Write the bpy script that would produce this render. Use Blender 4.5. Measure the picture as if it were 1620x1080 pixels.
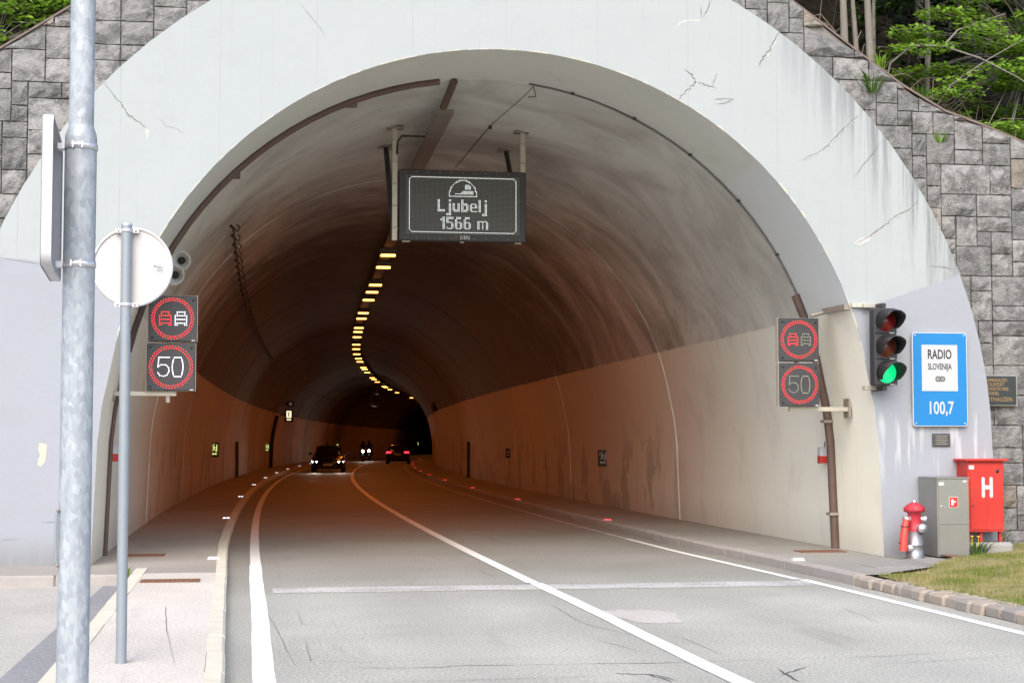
import bpy, bmesh, math, random
from mathutils import Vector, Matrix
for o in list(bpy.data.objects): bpy.data.objects.remove(o)
scene = bpy.context.scene
COL = scene.collection
PI = math.pi

# ---------------------------------------------------------------- camera
cam_d = bpy.data.cameras.new('camera'); cam = bpy.data.objects.new('camera', cam_d); COL.objects.link(cam)
cam_d.sensor_width = 36.0; cam_d.lens = 2600.0 / 1620.0 * 36.0
cam_d.clip_start = 0.05; cam_d.clip_end = 3000
cam.location = (0, 0, 1.6)
YAW, PITCH = math.radians(9.202), math.radians(3.521)
cam.rotation_euler = (PI / 2 + PITCH, 0, -YAW)
scene.camera = cam
# ---------------------------------------------------------------- sky, sun, exposure
SUN_AZ, SUN_EL = math.radians(197), math.radians(44)
world = bpy.data.worlds.new('World'); scene.world = world; world.use_nodes = True
wn = world.node_tree.nodes; wl = world.node_tree.links
bg = wn['Background']; sky = wn.new('ShaderNodeTexSky'); sky.sky_type = 'NISHITA'; sky.sun_disc = False
sky.sun_elevation = SUN_EL; sky.sun_rotation = SUN_AZ
sky.air_density = 1.0; sky.dust_density = 6.0; sky.ozone_density = 0.6; sky.altitude = 1000
wl.new(sky.outputs[0], bg.inputs[0]); bg.inputs[1].default_value = 0.15
sd = bpy.data.lights.new('sun', 'SUN'); sd.energy = .9; sd.angle = math.radians(60); sd.color = (1, 0.955, 0.89)
so = bpy.data.objects.new('sun', sd); COL.objects.link(so)
sv = Vector((math.sin(SUN_AZ) * math.cos(SUN_EL), math.cos(SUN_AZ) * math.cos(SUN_EL), math.sin(SUN_EL)))
so.rotation_euler = sv.to_track_quat('Z', 'Y').to_euler(); so.location = (-10, -20, 30)
vs = scene.view_settings; vs.view_transform = 'Standard'; vs.look = 'None'; vs.gamma = 1; vs.use_curve_mapping = False
vs.exposure = 1.3
scene.cycles.use_denoising = True
try: scene.cycles.denoiser = 'OPENIMAGEDENOISE'
except Exception: pass
scene.cycles.max_bounces = 8; scene.cycles.diffuse_bounces = 5; scene.cycles.glossy_bounces = 3
scene.cycles.sample_clamp_indirect = 6.0

# ---------------------------------------------------------------- helpers
class MB:
    """collects boxes, tubes and lathes; build() links them as one mesh object"""
    def __init__(s): s.v = []; s.f = []; s.uv = None; s.sm = []
    def add(s, vs, fs, smooth=False):
        b = len(s.v); s.v += [tuple(p) for p in vs]
        for f in fs: s.f.append(tuple(b + i for i in f)); s.sm.append(smooth)
        return s
    def box(s, c, d, rot=None, ch=0.0):
        hx, hy, hz = d[0] / 2, d[1] / 2, d[2] / 2
        if ch > 0:
            k = min(ch, hx * .9, hy * .9, hz * .9); pts = []
            for sx in (-1, 1):
                for sy in (-1, 1):
                    for sz in (-1, 1):
                        pts += [(sx * hx, sy * (hy - k), sz * (hz - k)), (sx * (hx - k), sy * hy, sz * (hz - k)), (sx * (hx - k), sy * (hy - k), sz * hz)]
            bm = bmesh.new()
            for p in pts: bm.verts.new(p)
            bmesh.ops.convex_hull(bm, input=bm.verts)
            bm.verts.index_update(); vs_ = [v.co.copy() for v in bm.verts]; fs = [[v.index for v in f.verts] for f in bm.faces]; bm.free()
        else:
            vs_ = [Vector((x * hx, y * hy, z * hz)) for x in (-1, 1) for y in (-1, 1) for z in (-1, 1)]
            fs = [(0, 1, 3, 2), (4, 6, 7, 5), (0, 4, 5, 1), (2, 3, 7, 6), (0, 2, 6, 4), (1, 5, 7, 3)]
        M = Matrix.Translation(Vector(c)) @ (rot.to_4x4() if rot is not None else Matrix.Identity(4))
        return s.add([M @ Vector(p) for p in vs_], fs)
    def tube(s, path, r, n=10, caps=True, flat=None):
        path = [Vector(p) for p in path]; rr = r if isinstance(r, (list, tuple)) else [r] * len(path)
        rings = []; up = None
        for i, p in enumerate(path):
            a = path[max(0, i - 1)]; b = path[min(len(path) - 1, i + 1)]; t = (b - a).normalized()
            if up is None: up = t.orthogonal().normalized()
            u = (up - t * up.dot(t))
            u = u.normalized() if u.length > 1e-6 else t.orthogonal().normalized()
            up = u; w = t.cross(u)
            rings.append([p + u * math.cos(2 * PI * k / n) * rr[i] + w * math.sin(2 * PI * k / n) * rr[i] for k in range(n)])
        vs_ = [q for g in rings for q in g]; fs = []
        for i in range(len(path) - 1):
            for k in range(n): fs.append((i * n + k, i * n + (k + 1) % n, (i + 1) * n + (k + 1) % n, (i + 1) * n + k))
        s.add(vs_, fs, True)
        if caps: s.add(rings[0], [tuple(range(n))[::-1]]); s.add(rings[-1], [tuple(range(n))])
        return s
    def lathe(s, prof, n=24, M=None, a0=0, a1=2 * PI):
        """prof: (r, h) pairs turned about local z"""
        M = M or Matrix.Identity(4); full = abs(a1 - a0 - 2 * PI) < 1e-4; m = n if full else n + 1
        vs_ = [M @ Vector((r * math.cos(a0 + (a1 - a0) * k / n), r * math.sin(a0 + (a1 - a0) * k / n), h)) for (r, h) in prof for k in range(m)]
        fs = []
        for i in range(len(prof) - 1):
            for k in range(n):
                k2 = (k + 1) % m if full else k + 1
                fs.append((i * m + k, i * m + k2, (i + 1) * m + k2, (i + 1) * m + k))
        return s.add(vs_, fs, True)
    def prism(s, poly, M, depth):
        """poly in local xy, extruded along local -z by depth"""
        n = len(poly)
        a = [M @ Vector((x, y, 0)) for x, y in poly]; b = [M @ Vector((x, y, -depth)) for x, y in poly]
        s.add(a, [tuple(range(n))]); s.add(b, [tuple(range(n))[::-1]])
        s.add(a + b, [(k, k + n, (k + 1) % n + n, (k + 1) % n) for k in range(n)])
        return s
    def build(s, name, mat, parent=None, world=True, smooth=None):
        off = parent_loc(parent) if (parent is not None and world) else Vector((0, 0, 0))
        me = bpy.data.meshes.new(name)
        me.from_pydata([tuple(Vector(p) - off) for p in s.v] if off.length else s.v, [], s.f)
        me.polygons.foreach_set('use_smooth', s.sm if smooth is None else [smooth] * len(s.f))
        if s.uv is not None:
            ul = me.uv_layers.new(name='UVMap'); li = [0.0] * (2 * len(me.loops))
            for l in me.loops: li[2 * l.index], li[2 * l.index + 1] = s.uv[l.vertex_index]
            ul.data.foreach_set('uv', li)
        me.materials.append(mat); me.update()
        o = bpy.data.objects.new(name, me); COL.objects.link(o)
        if parent is not None: o.parent = parent
        return o
def parent_loc(p):
    v = Vector((0, 0, 0))
    while p is not None: v += p.location; p = p.parent
    return v
def tag(o, label=None, cat=None, group=None, kind=None):
    for k, v in (('label', label), ('category', cat), ('group', group), ('kind', kind)):
        if v: o[k] = v
    return o
def thing(name, loc, label, cat, group=None, rz=0.0):
    o = bpy.data.objects.new(name, None); COL.objects.link(o); o.location = loc; o.rotation_euler = (0, 0, rz); o.empty_display_size = .1
    return tag(o, label, cat, group)
def cyl(p0, p1, r0, r1=None, n=16): return MB().tube([p0, p1], [r0, r0 if r1 is None else r1], n)
# frame whose local x = world x, local y = world z, local z = world -y (towards the camera)
def front(x, y, z): return Matrix.Translation((x, y, z)) @ Matrix.Rotation(PI / 2, 4, 'X')
def text(name, body, M, size, mat, parent, sx=1.0, align='CENTER', ext=0.001, off=0.0):
    c = bpy.data.curves.new('tmp', 'FONT'); c.body = body; c.size = size; c.align_x = align; c.align_y = 'CENTER'; c.extrude = ext; c.offset = off; c.resolution_u = 3
    t = bpy.data.objects.new('tmp', c); COL.objects.link(t)
    dg = bpy.context.evaluated_depsgraph_get(); me = bpy.data.meshes.new_from_object(t.evaluated_get(dg))
    bpy.data.objects.remove(t); bpy.data.curves.remove(c)
    me.transform(M @ Matrix.Diagonal((sx, 1, 1, 1))); me.transform(Matrix.Translation(-parent_loc(parent)))
    me.materials.clear(); me.materials.append(mat); me.name = name
    o = bpy.data.objects.new(name, me); COL.objects.link(o); o.parent = parent
    return o
def copy_tree(o, parent=None):
    c = o.copy(); COL.objects.link(c); c.parent = parent
    for ch in o.children: copy_tree(ch, c)
    return c

# ---------------------------------------------------------------- materials
class Mat:
    def __init__(s, name):
        s.m = bpy.data.materials.new(name); s.m.use_nodes = True; s.t = s.m.node_tree; s.b = s.t.nodes['Principled BSDF']; s.out = s.t.nodes['Material Output']
    def n(s, t, **kw):
        k = s.t.nodes.new('ShaderNode' + t)
        for a, v in kw.items(): setattr(k, a, v)
        return k
    def put(s, sock, v):
        if hasattr(v, 'is_linked') or isinstance(v, bpy.types.NodeSocket): s.t.links.new(v, sock)
        elif v is not None:
            if isinstance(v, (tuple, list)) and len(v) == 3 and sock.type == 'RGBA': v = (*v, 1)
            sock.default_value = v
    def math(s, op, a, b=None, c=None, clamp=False):
        k = s.n('Math', operation=op, use_clamp=clamp); s.put(k.inputs[0], a)
        if b is not None: s.put(k.inputs[1], b)
        if c is not None: s.put(k.inputs[2], c)
        return k.outputs[0]
    def mix(s, f, a, b, mode='MIX'):
        k = s.n('Mix', data_type='RGBA', blend_type=mode); s.put(k.inputs['Factor'], f); s.put(k.inputs[6], a); s.put(k.inputs[7], b); return k.outputs[2]
    def co(s, what='pos'):
        if what == 'pos': return s.n('NewGeometry').outputs['Position']
        if what == 'uv': return s.n('UVMap').outputs[0]
        return s.n('TexCoord').outputs['Object']
    def scale(s, vec, sc):
        k = s.n('VectorMath', operation='MULTIPLY'); s.put(k.inputs[0], vec); k.inputs[1].default_value = sc; return k.outputs[0]
    def noise(s, vec, sc, det=3, rough=.55, dist=0):
        k = s.n('TexNoise'); s.put(k.inputs['Vector'], vec); k.inputs['Scale'].default_value = sc; k.inputs['Detail'].default_value = det
        k.inputs['Roughness'].default_value = rough; k.inputs['Distortion'].default_value = dist; return k.outputs[0]
    def vor(s, vec, sc, feat='F1', out=0):
        k = s.n('TexVoronoi', feature=feat); s.put(k.inputs['Vector'], vec); k.inputs['Scale'].default_value = sc; return k.outputs[out]
    def ramp(s, f, stops):
        k = s.n('ValToRGB'); s.put(k.inputs[0], f); e = k.color_ramp.elements
        while len(e) < len(stops): e.new(.5)
        for i, (p, c) in enumerate(stops): e[i].position = p; e[i].color = (*c, 1) if isinstance(c, (tuple, list)) else (c, c, c, 1)
        return k.outputs[0]
    def sstep(s, f, a, b):
        k = s.n('MapRange', interpolation_type='SMOOTHSTEP'); s.put(k.inputs[0], f); k.inputs[1].default_value = a; k.inputs[2].default_value = b; return k.outputs[0]
    def xyz(s, vec):
        k = s.n('SeparateXYZ'); s.put(k.inputs[0], vec); return k.outputs
    def bump(s, h, dist, st=1.0):
        k = s.n('Bump'); k.inputs['Strength'].default_value = st; k.inputs['Distance'].default_value = dist; s.put(k.inputs['Height'], h); s.put(s.b.inputs['Normal'], k.outputs[0])
    def set(s, col=None, rough=None, metal=None, spec=None, emit=None, es=None):
        for key, v in (('Base Color', col), ('Roughness', rough), ('Metallic', metal), ('Specular IOR Level', spec), ('Emission Color', emit), ('Emission Strength', es)):
            if v is not None: s.put(s.b.inputs[key], v)
        return s.m
def worn(name, c, c2, rough=.45, metal=0.0):
    m = Mat(name); o = m.co('obj'); n = m.noise(o, 3, 5, .65); st = m.noise(m.scale(o, (14, 14, .9)), 1, 4, .6); sc = m.noise(o, 60, 3, .7)
    col = m.mix(m.math('MULTIPLY', m.sstep(n, .4, .7), .35), c, c2); col = m.mix(m.math('MULTIPLY', m.sstep(st, .55, .75), .3), col, tuple(x * .55 for x in c)); col = m.mix(m.math('MULTIPLY', m.sstep(sc, .66, .74), .35), col, (.35, .3, .28))
    m.bump(sc, .001, .3); return m.set(col, m.math('MULTIPLY_ADD', n, .3, rough - .1), metal)
def simple(name, c, rough=.5, metal=0.0, var=.12, sc=6.0, spec=None, bump=0.0):
    m = Mat(name); f = m.noise(m.co('obj'), sc, 5)
    col = m.mix(f, tuple(x * (1 - var) for x in c), tuple(min(1, x * (1 + var)) for x in c))
    r = m.math('MULTIPLY_ADD', f, .16, rough - .08)
    if bump: m.bump(m.noise(m.co('obj'), sc * 8, 3), bump, .6)
    return m.set(col, r, metal, spec)
def glow(name, c, st, base=(.02, .02, .02)):
    m = Mat(name); return m.set(base, .4, 0, None, c, st)

def m_asphalt(name, a, b, tracks=False, inner=None):
    m = Mat(name); p = m.co('pos')
    big = m.noise(p, .45, 4, .6); fine = m.noise(p, 95, 2, .7); agg = m.vor(p, 140)
    col = m.mix(m.sstep(big, .35, .68), a, b)
    col = m.mix(m.math('MULTIPLY', m.sstep(fine, .42, .72), .42), col, tuple(min(1, x * 1.75) for x in b))
    col = m.mix(m.math('MULTIPLY', m.sstep(agg, .42, .12), .35), col, tuple(x * .55 for x in a))
    gk = 1.0 if tracks else .55
    gr = m.noise(p, 42, 3, .75); gr2 = m.noise(p, 17, 3, .7)
    col = m.mix(m.math('MULTIPLY', m.sstep(gr, .52, .64), .6 * gk), col, tuple(min(1, x * 1.6) for x in b))
    col = m.mix(m.math('MULTIPLY', m.sstep(gr, .48, .36), .62 * gk), col, tuple(x * .40 for x in a))
    col = m.mix(m.math('MULTIPLY', m.sstep(gr2, .55, .72), .25), col, tuple(x * .6 for x in a))
    stain = m.sstep(m.noise(m.scale(p, (1.6, .22, 1)), 1.1, 4, .65), .58, .74)
    col = m.mix(m.math('MULTIPLY', stain, .34), col, tuple(x * .6 for x in a))
    if tracks:
        x = m.xyz(p)[0]; y = m.xyz(p)[1]
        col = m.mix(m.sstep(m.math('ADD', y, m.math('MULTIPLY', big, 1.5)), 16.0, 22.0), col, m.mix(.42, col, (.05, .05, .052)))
        # polished, oil-darkened lane centres that follow the curve of the road
        q = m.math('MAXIMUM', m.math('SUBTRACT', y, 22.0), 0.0); ax = m.math('ADD', 3.22, m.math('DIVIDE', m.math('MULTIPLY', q, q), 1811.0))
        l = m.math('SUBTRACT', x, ax)
        tr = m.math('MULTIPLY_ADD', m.math('COSINE', m.math('MULTIPLY', l, 2 * PI / 1.6)), .5, .5)
        col = m.mix(m.math('MULTIPLY', tr, .24), col, tuple(x * .72 for x in a))
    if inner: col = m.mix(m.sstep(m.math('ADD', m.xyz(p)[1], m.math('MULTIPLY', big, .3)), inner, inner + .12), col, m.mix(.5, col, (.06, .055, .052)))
    m.bump(m.math('ADD', fine, m.math('MULTIPLY', agg, -.6)), .004, .7)
    return m.set(col, m.math('MULTIPLY_ADD', big, .2, .62), 0, .35)
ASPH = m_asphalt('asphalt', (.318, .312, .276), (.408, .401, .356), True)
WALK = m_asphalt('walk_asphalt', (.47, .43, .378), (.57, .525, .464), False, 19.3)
WALK_R = m_asphalt('grey_walk_asphalt', (.225, .218, .198), (.29, .28, .255))
LOT = m_asphalt('lot_asphalt', (.335, .315, .283), (.43, .405, .366))
SEAM = m_asphalt('seam_asphalt', (.20, .20, .205), (.25, .25, .255))
PATCH = m_asphalt('patch_asphalt', (.40, .375, .345), (.48, .455, .42))

def m_paint(name, c, wear):
    m = Mat(name); p = m.co('pos'); f = m.noise(p, 26, 5, .7); g = m.noise(p, 1.7, 3)
    k = m.sstep(m.math('ADD', f, m.math('MULTIPLY', g, .35)), .86 - wear, .98 - wear)
    col = m.mix(k, c, (.24, .235, .23)); col = m.mix(m.math('MULTIPLY', g, .22), col, (.42, .41, .38))
    m.bump(f, .002, .5); return m.set(col, .6)
LINE = m_paint('road_paint', (.80, .80, .78), .02)
LINE_OLD = m_paint('old_road_paint', (.52, .52, .50), .22)

def m_face():
    m = Mat('portal_paint'); p = m.co('pos'); X, Y, Z = m.xyz(p)
    n1 = m.noise(p, .8, 5, .6); st = m.noise(m.scale(p, (7, 7, .35)), 1.0, 5, .65); st2 = m.noise(m.scale(p, (22, 22, .5)), 1.0, 3, .6)
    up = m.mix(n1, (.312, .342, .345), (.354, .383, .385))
    up = m.mix(m.math('MULTIPLY', m.sstep(st, .54, .76), .30), up, (.30, .32, .335))
    up = m.mix(m.math('MULTIPLY', m.sstep(st2, .56, .78), .24), up, (.28, .295, .31))
    bl = m.noise(p, 2.3, 6, .72, .4); up = m.mix(m.math('MULTIPLY', m.sstep(bl, .52, .70), .30), up, (.31, .325, .33)); sp_ = m.noise(p, 34, 3, .7); up = m.mix(m.math('MULTIPLY', m.sstep(sp_, .62, .75), .25), up, (.25, .26, .265))
    bd = m.math('LESS_THAN', m.math('FRACT', m.math('ADD', m.math('MULTIPLY', X, .83), .3)), .011); up = m.mix(m.math('MULTIPLY', bd, m.math('MULTIPLY', m.sstep(n1, .35, .6), .34)), up, (.24, .25, .26))
    # run-off dirt that hangs from the top edge of the ring on the road side
    dx = m.math('SUBTRACT', X, 3.14); dz = m.math('SUBTRACT', Z, 1.52)
    r = m.math('SQRT', m.math('ADD', m.math('MULTIPLY', dx, dx), m.math('MULTIPLY', dz, dz)))
    edge = m.math('MULTIPLY', m.sstep(r, 5.75, 6.68), m.sstep(X, 6.0, 8.6))
    up = m.mix(m.math('MULTIPLY', m.math('MULTIPLY', edge, m.sstep(st, .38, .62)), .9), up, (.16, .163, .17))
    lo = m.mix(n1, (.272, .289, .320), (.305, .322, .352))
    lo = m.mix(m.math('MULTIPLY', m.sstep(bl, .50, .72), .30), lo, (.26, .268, .29)); lo = m.mix(m.math('MULTIPLY', m.sstep(sp_, .62, .75), .2), lo, (.22, .225, .24))
    lo = m.mix(m.math('MULTIPLY', m.sstep(st, .54, .78), .35), lo, (.28, .28, .305))
    wh = m.math('MULTIPLY', m.math('MULTIPLY', m.sstep(m.noise(m.scale(p, (5, 5, .5)), 1.3, 3), .50, .62), m.sstep(Z, 2.05, 1.85)), m.math('MULTIPLY', m.sstep(X, 7.9, 8.3), m.sstep(Z, .9, 1.55)))
    lo = m.mix(m.math('MULTIPLY', wh, .45), lo, (.62, .62, .62))
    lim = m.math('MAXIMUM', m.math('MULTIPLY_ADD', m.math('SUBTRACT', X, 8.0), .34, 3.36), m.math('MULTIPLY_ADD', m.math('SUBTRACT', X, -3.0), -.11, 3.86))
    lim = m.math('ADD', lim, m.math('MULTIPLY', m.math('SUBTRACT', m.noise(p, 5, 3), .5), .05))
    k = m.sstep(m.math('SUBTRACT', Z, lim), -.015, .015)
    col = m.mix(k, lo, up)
    col = m.mix(m.math('MULTIPLY', m.sstep(Z, .55, .10), m.math('MULTIPLY_ADD', st, .9, .1)), col, (.17, .165, .16))
    h = m.math('ADD', m.noise(p, 9, 4), m.math('MULTIPLY', m.noise(p, 60, 2), .25))
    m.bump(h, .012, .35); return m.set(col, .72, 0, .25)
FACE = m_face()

def m_lining(name, soot):
    m = Mat(name); uv = m.co('uv'); p = m.co('pos'); X, Y, Z = m.xyz(p)
    n1 = m.noise(uv, .5, 5, .6); dr = m.noise(m.scale(uv, (.75, 1.25, 1)), 1.0, 6, .66, .5); dr2 = m.noise(m.scale(uv, (.35, 9, 1)), 1.0, 4, .6)
    sm = m.noise(m.scale(uv, (.5, .6, 1)), .9, 6, .66, .8)
    up = m.mix(n1, (.58, .605, .565), (.67, .69, .65))
    up = m.mix(m.math('MULTIPLY', m.sstep(sm, .34, .70), soot), up, (.24, .205, .175))
    up = m.mix(m.math('MULTIPLY', m.sstep(dr, .56, .76), .26), up, (.52, .51, .48))
    pat = m.noise(m.scale(uv, (.30, .22, 1)), 1.0, 3, .5); up = m.mix(m.math('MULTIPLY', m.sstep(pat, .50, .56), .22), up, (.62, .63, .61))
    smear = m.noise(m.scale(uv, (1.5, 1.9, 1)), 1.0, 6, .74, 1.2)
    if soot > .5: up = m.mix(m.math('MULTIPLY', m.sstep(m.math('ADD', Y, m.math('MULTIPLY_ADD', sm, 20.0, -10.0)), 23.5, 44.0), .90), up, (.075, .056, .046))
    up = m.mix(m.math('MULTIPLY', m.sstep(smear, .60, .70), .34), up, (.44, .42, .385))
    lo = m.mix(n1, (.725, .725, .655), (.80, .80, .73)) if soot > .5 else m.mix(n1, (.80, .775, .655), (.86, .835, .72))
    lo = m.mix(m.math('MULTIPLY', m.sstep(dr, .50, .74), .16 + soot * .2), lo, (.40, .36, .30))
    lo = m.mix(m.math('MULTIPLY', m.sstep(dr2, .66, .74), .3), lo, (.74, .71, .64))
    wet = m.math('MULTIPLY', m.sstep(m.noise(m.scale(uv, (1.0, 1.5, 1)), .55, 4, .65), .52, .58), m.math('MULTIPLY', m.sstep(Z, 2.3, .9), m.sstep(Y, 29, 34)))
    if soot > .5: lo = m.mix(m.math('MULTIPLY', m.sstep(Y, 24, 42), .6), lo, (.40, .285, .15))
    lo = m.mix(m.math('MULTIPLY', wet, .55 * min(1, soot * 2)), lo, (.25, .215, .175))
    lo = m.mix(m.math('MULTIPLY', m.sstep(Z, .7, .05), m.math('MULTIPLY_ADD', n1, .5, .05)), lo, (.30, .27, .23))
    if soot < .5: up = m.mix(m.math('MULTIPLY', m.sstep(m.math('ADD', Z, m.math('MULTIPLY', n1, .3)), 5.45, 5.3), m.math('MULTIPLY', m.sstep(X, 5, 5.2), .6)), up, (.62, .66, .70))
    lim = m.math('ADD', 3.35, m.math('MULTIPLY', m.math('SUBTRACT', m.noise(p, 3.5, 4), .5), .07))
    col = m.mix(m.sstep(m.math('SUBTRACT', Z, lim), -.02, .02), lo, up)
    m.bump(m.math('ADD', m.noise(p, 3, 4), m.math('MULTIPLY', m.noise(p, 40, 2), .2)), .02, .35)
    return m.set(col, m.math('MULTIPLY_ADD', n1, -.15, .78), 0, .3)
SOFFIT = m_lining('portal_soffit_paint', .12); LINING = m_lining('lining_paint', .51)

def m_stone(name, ochre):
    m = Mat(name); p = m.co('pos'); r = m.n('ObjectInfo').outputs['Random']
    n1 = m.noise(p, 6, 6, .68); n2 = m.noise(p, 2.2, 4, .6, .8); n3 = m.noise(p, 38, 4, .7)
    g = m.mix(r, (.21, .206, .198), (.355, .348, .335))
    br = m.mix(n2, (.27, .25, .22), (.31, .255, .195))
    base = m.mix(m.math('GREATER_THAN', m.math('FRACT', m.math('MULTIPLY', r, 17.3)), ochre), g, br)
    base = m.mix(m.math('MULTIPLY', m.sstep(n1, .42, .62), .68), base, (.09, .088, .09))
    base = m.mix(m.math('MULTIPLY', m.sstep(n2, .54, .70), .5), base, (.45, .44, .43))
    base = m.mix(m.math('MULTIPLY', m.sstep(n3, .56, .72), .4), base, (.52, .51, .49))
    m.bump(m.math('ADD', m.math('MULTIPLY', n1, 1.0), m.math('MULTIPLY', n3, .5)), .07, .95)
    return m.set(base, .88, 0, .2)
STONE = m_stone('ashlar_stone', .955); STONE_L = m_stone('ashlar_stone_grey', .985)
MORTAR = simple('mortar', (.22, .205, .19), .95, 0, .3, 9, .1, .01)
COPING = simple('coping_mortar', (.17, .135, .12), .95, 0, .35, 7, .1, .02)
KERB = simple('kerb_concrete', (.56, .525, .43), .85, 0, .16, 5, .2, .004)
KERB_GREY = simple('kerb_grey_concrete', (.33, .305, .285), .88, 0, .2, 5, .2, .004)
def m_cobble():
    m = Mat('cobble_granite'); r = m.n('ObjectInfo').outputs['Random']; p = m.co('pos'); n = m.noise(p, 30, 5, .7)
    c = m.mix(r, (.27, .25, .225), (.40, .33, .255)); c = m.mix(m.math('MULTIPLY', n, .5), c, (.24, .22, .20)); m.bump(n, .012, .6); return m.set(c, .85, 0, .2)
COBBLE = m_cobble()
CRACK = simple('crack_shadow', (.17, .165, .165), .95, 0, .3, 20, .1)
EFFLO = simple('lime_bloom', (.45, .45, .435), .9, 0, .06, 20, .1, .004)
CHIP = simple('bared_plaster', (.48, .46, .37), .9, 0, .1, 20, .1, .004)
TAR = simple('tar_seal', (.085, .083, .085), .6, 0, .3, 9)
def m_galv():
    m = Mat('galvanised_steel'); o = m.co('obj')
    wv = m.n('VectorMath', operation='ADD'); m.put(wv.inputs[0], m.scale(o, (1, 1, .6))); m.put(wv.inputs[1], m.scale(m.n('TexNoise').outputs['Color'], (.03, .03, .03))); v = m.vor(wv.outputs[0], 52, 'F1', 1); n = m.noise(m.scale(o, (1, 1, .55)), 11, 6, .66, 1.2); w = m.noise(m.scale(o, (30, 30, 2.5)), 1, 4)
    s = m.math('MULTIPLY_ADD', m.xyz(v)[0], .26, m.math('MULTIPLY', n, .74))
    c = m.ramp(s, [(.25, (.235, .262, .29)), (.46, (.295, .325, .352)), (.58, (.35, .38, .408)), (.74, (.42, .45, .478))])
    c = m.mix(m.math('MULTIPLY', m.sstep(w, .5, .75), .3), c, (.42, .45, .48))
    return m.set(c, m.math('MULTIPLY_ADD', n, -.2, .66), .15, .3)
GALV = m_galv()
GALV2 = simple('painted_grey_post', (.235, .265, .29), .5, .2, .08, 8)
ALU = simple('aluminium', (.66, .66, .68), .36, .75, .08, 12)
SIGNBACK = simple('sign_back_alu', (.50, .475, .46), .6, .1, .05, 5)
WHITE = simple('white_plastic', (.46, .46, .475), .45, 0, .05)
STICKER = simple('sticker_white', (.46, .46, .46), .5, 0, .05)
INK = simple('black_ink', (.02, .02, .025), .5, 0, .1)
BLUE = simple('sign_blue', (.001, .165, .43), .5, 0, .05, 3)
RED_CAB = worn('red_enamel', (.47, .022, .014), (.52, .06, .04), .42)
RED_HYD = worn('hydrant_red', (.40, .02, .036), (.46, .08, .09), .45)
RED_ARM = simple('hydrant_red_hose', (.60, .05, .035), .45, 0, .15, 9)
def m_inox():
    m = Mat('stainless_cabinet'); o = m.co('obj'); b = m.noise(m.scale(o, (3, 3, 90)), 1, 3); n = m.noise(o, 3, 4)
    c = m.mix(n, (.30, .295, .27), (.40, .39, .36)); m.bump(b, .0015, .35); return m.set(c, m.math('MULTIPLY_ADD', b, .2, .26), .85, .5)
INOX = m_inox()
BLACK = simple('black_housing', (.035, .035, .038), .55, 0, .25, 5)
BLACK2 = simple('matt_black', (.018, .018, .02), .7, 0, .25, 5)
DKGREY = simple('dark_grey_metal', (.07, .07, .07), .5, .3, .25, 6)
STEEL = simple('weathered_steel', (.30, .27, .23), .55, .4, .25, 7)
STEEL_PALE = simple('pale_zinc_steel', (.47, .44, .37), .5, .35, .18, 7)
RUSTPIPE = simple('brown_duct', (.115, .072, .058), .6, .1, .35, 5)
RUST = simple('rusty_iron', (.20, .105, .065), .9, .1, .45, 14, .2, .004)
TRAY = simple('cable_tray_steel', (.20, .175, .155), .6, .2, .25, 5)
WIRE = simple('black_cable', (.03, .03, .03), .6)
HORN = simple('horn_ivory', (.55, .54, .49), .5, 0, .1)
CONC = simple('plinth_concrete', (.27, .265, .245), .9, 0, .2, 6, .2, .006)
LED_RED = glow('led_red', (1, .014, .018), 1.15); LED_WHITE = glow('led_white', (.93, .90, 1), 1.6); LED_DIM = glow('led_warm_white', (.95, .9, .7), .28); LED_VMS = glow('led_matrix_white', (.95, 1, .93), .55)
LAMP = glow('sodium_lamp', (1, .36, .075), 3.0); HEAD = glow('headlamp', (1, .93, .82), 30.0); TAIL = glow('tail_lamp', (1, .015, .03), 2.6)
MARK_W = glow('marker_white', (.9, .95, 1), .6, (.6, .6, .6)); MARK_R = glow('marker_red', (1, .03, .04), .5, (.5, .1, .1))  # reflector lenses on the kerb markers emit faintly, standing in for returned light
EXIT = glow('exit_sign_light', (.85, .92, .30), .42, (.2, .3, .1)); INFO_W = glow('info_sign_light', (1, .80, .50), .55); AMBER_DOT = glow('sidelight', (1, .45, .12), 3)
def m_lens(name, c, e=0.0):
    m = Mat(name); v = m.vor(m.co('obj'), 60); m.bump(v, .004, .5); return m.set(m.mix(v, tuple(x * .7 for x in c), c), .2, 0, .6, c, e)
LENS_R = m_lens('lens_red', (.20, .010, .013)); LENS_A = m_lens('lens_amber', (.14, .035, .018)); LENS_G = m_lens('lens_green', (.004, .62, .20), .5)
def m_matrix():
    m = Mat('led_matrix_panel'); o = m.co('obj'); X, Y, Z = m.xyz(o)
    k = 1 / .0196
    fx = m.math('ABSOLUTE', m.math('SUBTRACT', m.math('FRACT', m.math('MULTIPLY', X, k)), .5)); fz = m.math('ABSOLUTE', m.math('SUBTRACT', m.math('FRACT', m.math('MULTIPLY', Z, k)), .5))
    d = m.math('MAXIMUM', fx, fz); n = m.noise(o, 2, 3)
    return m.set(m.mix(m.sstep(d, .20, .30), (.19, .195, .18), m.mix(n, (.035, .036, .035), (.055, .056, .052))), .6)
MATRIX = m_matrix()
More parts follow.
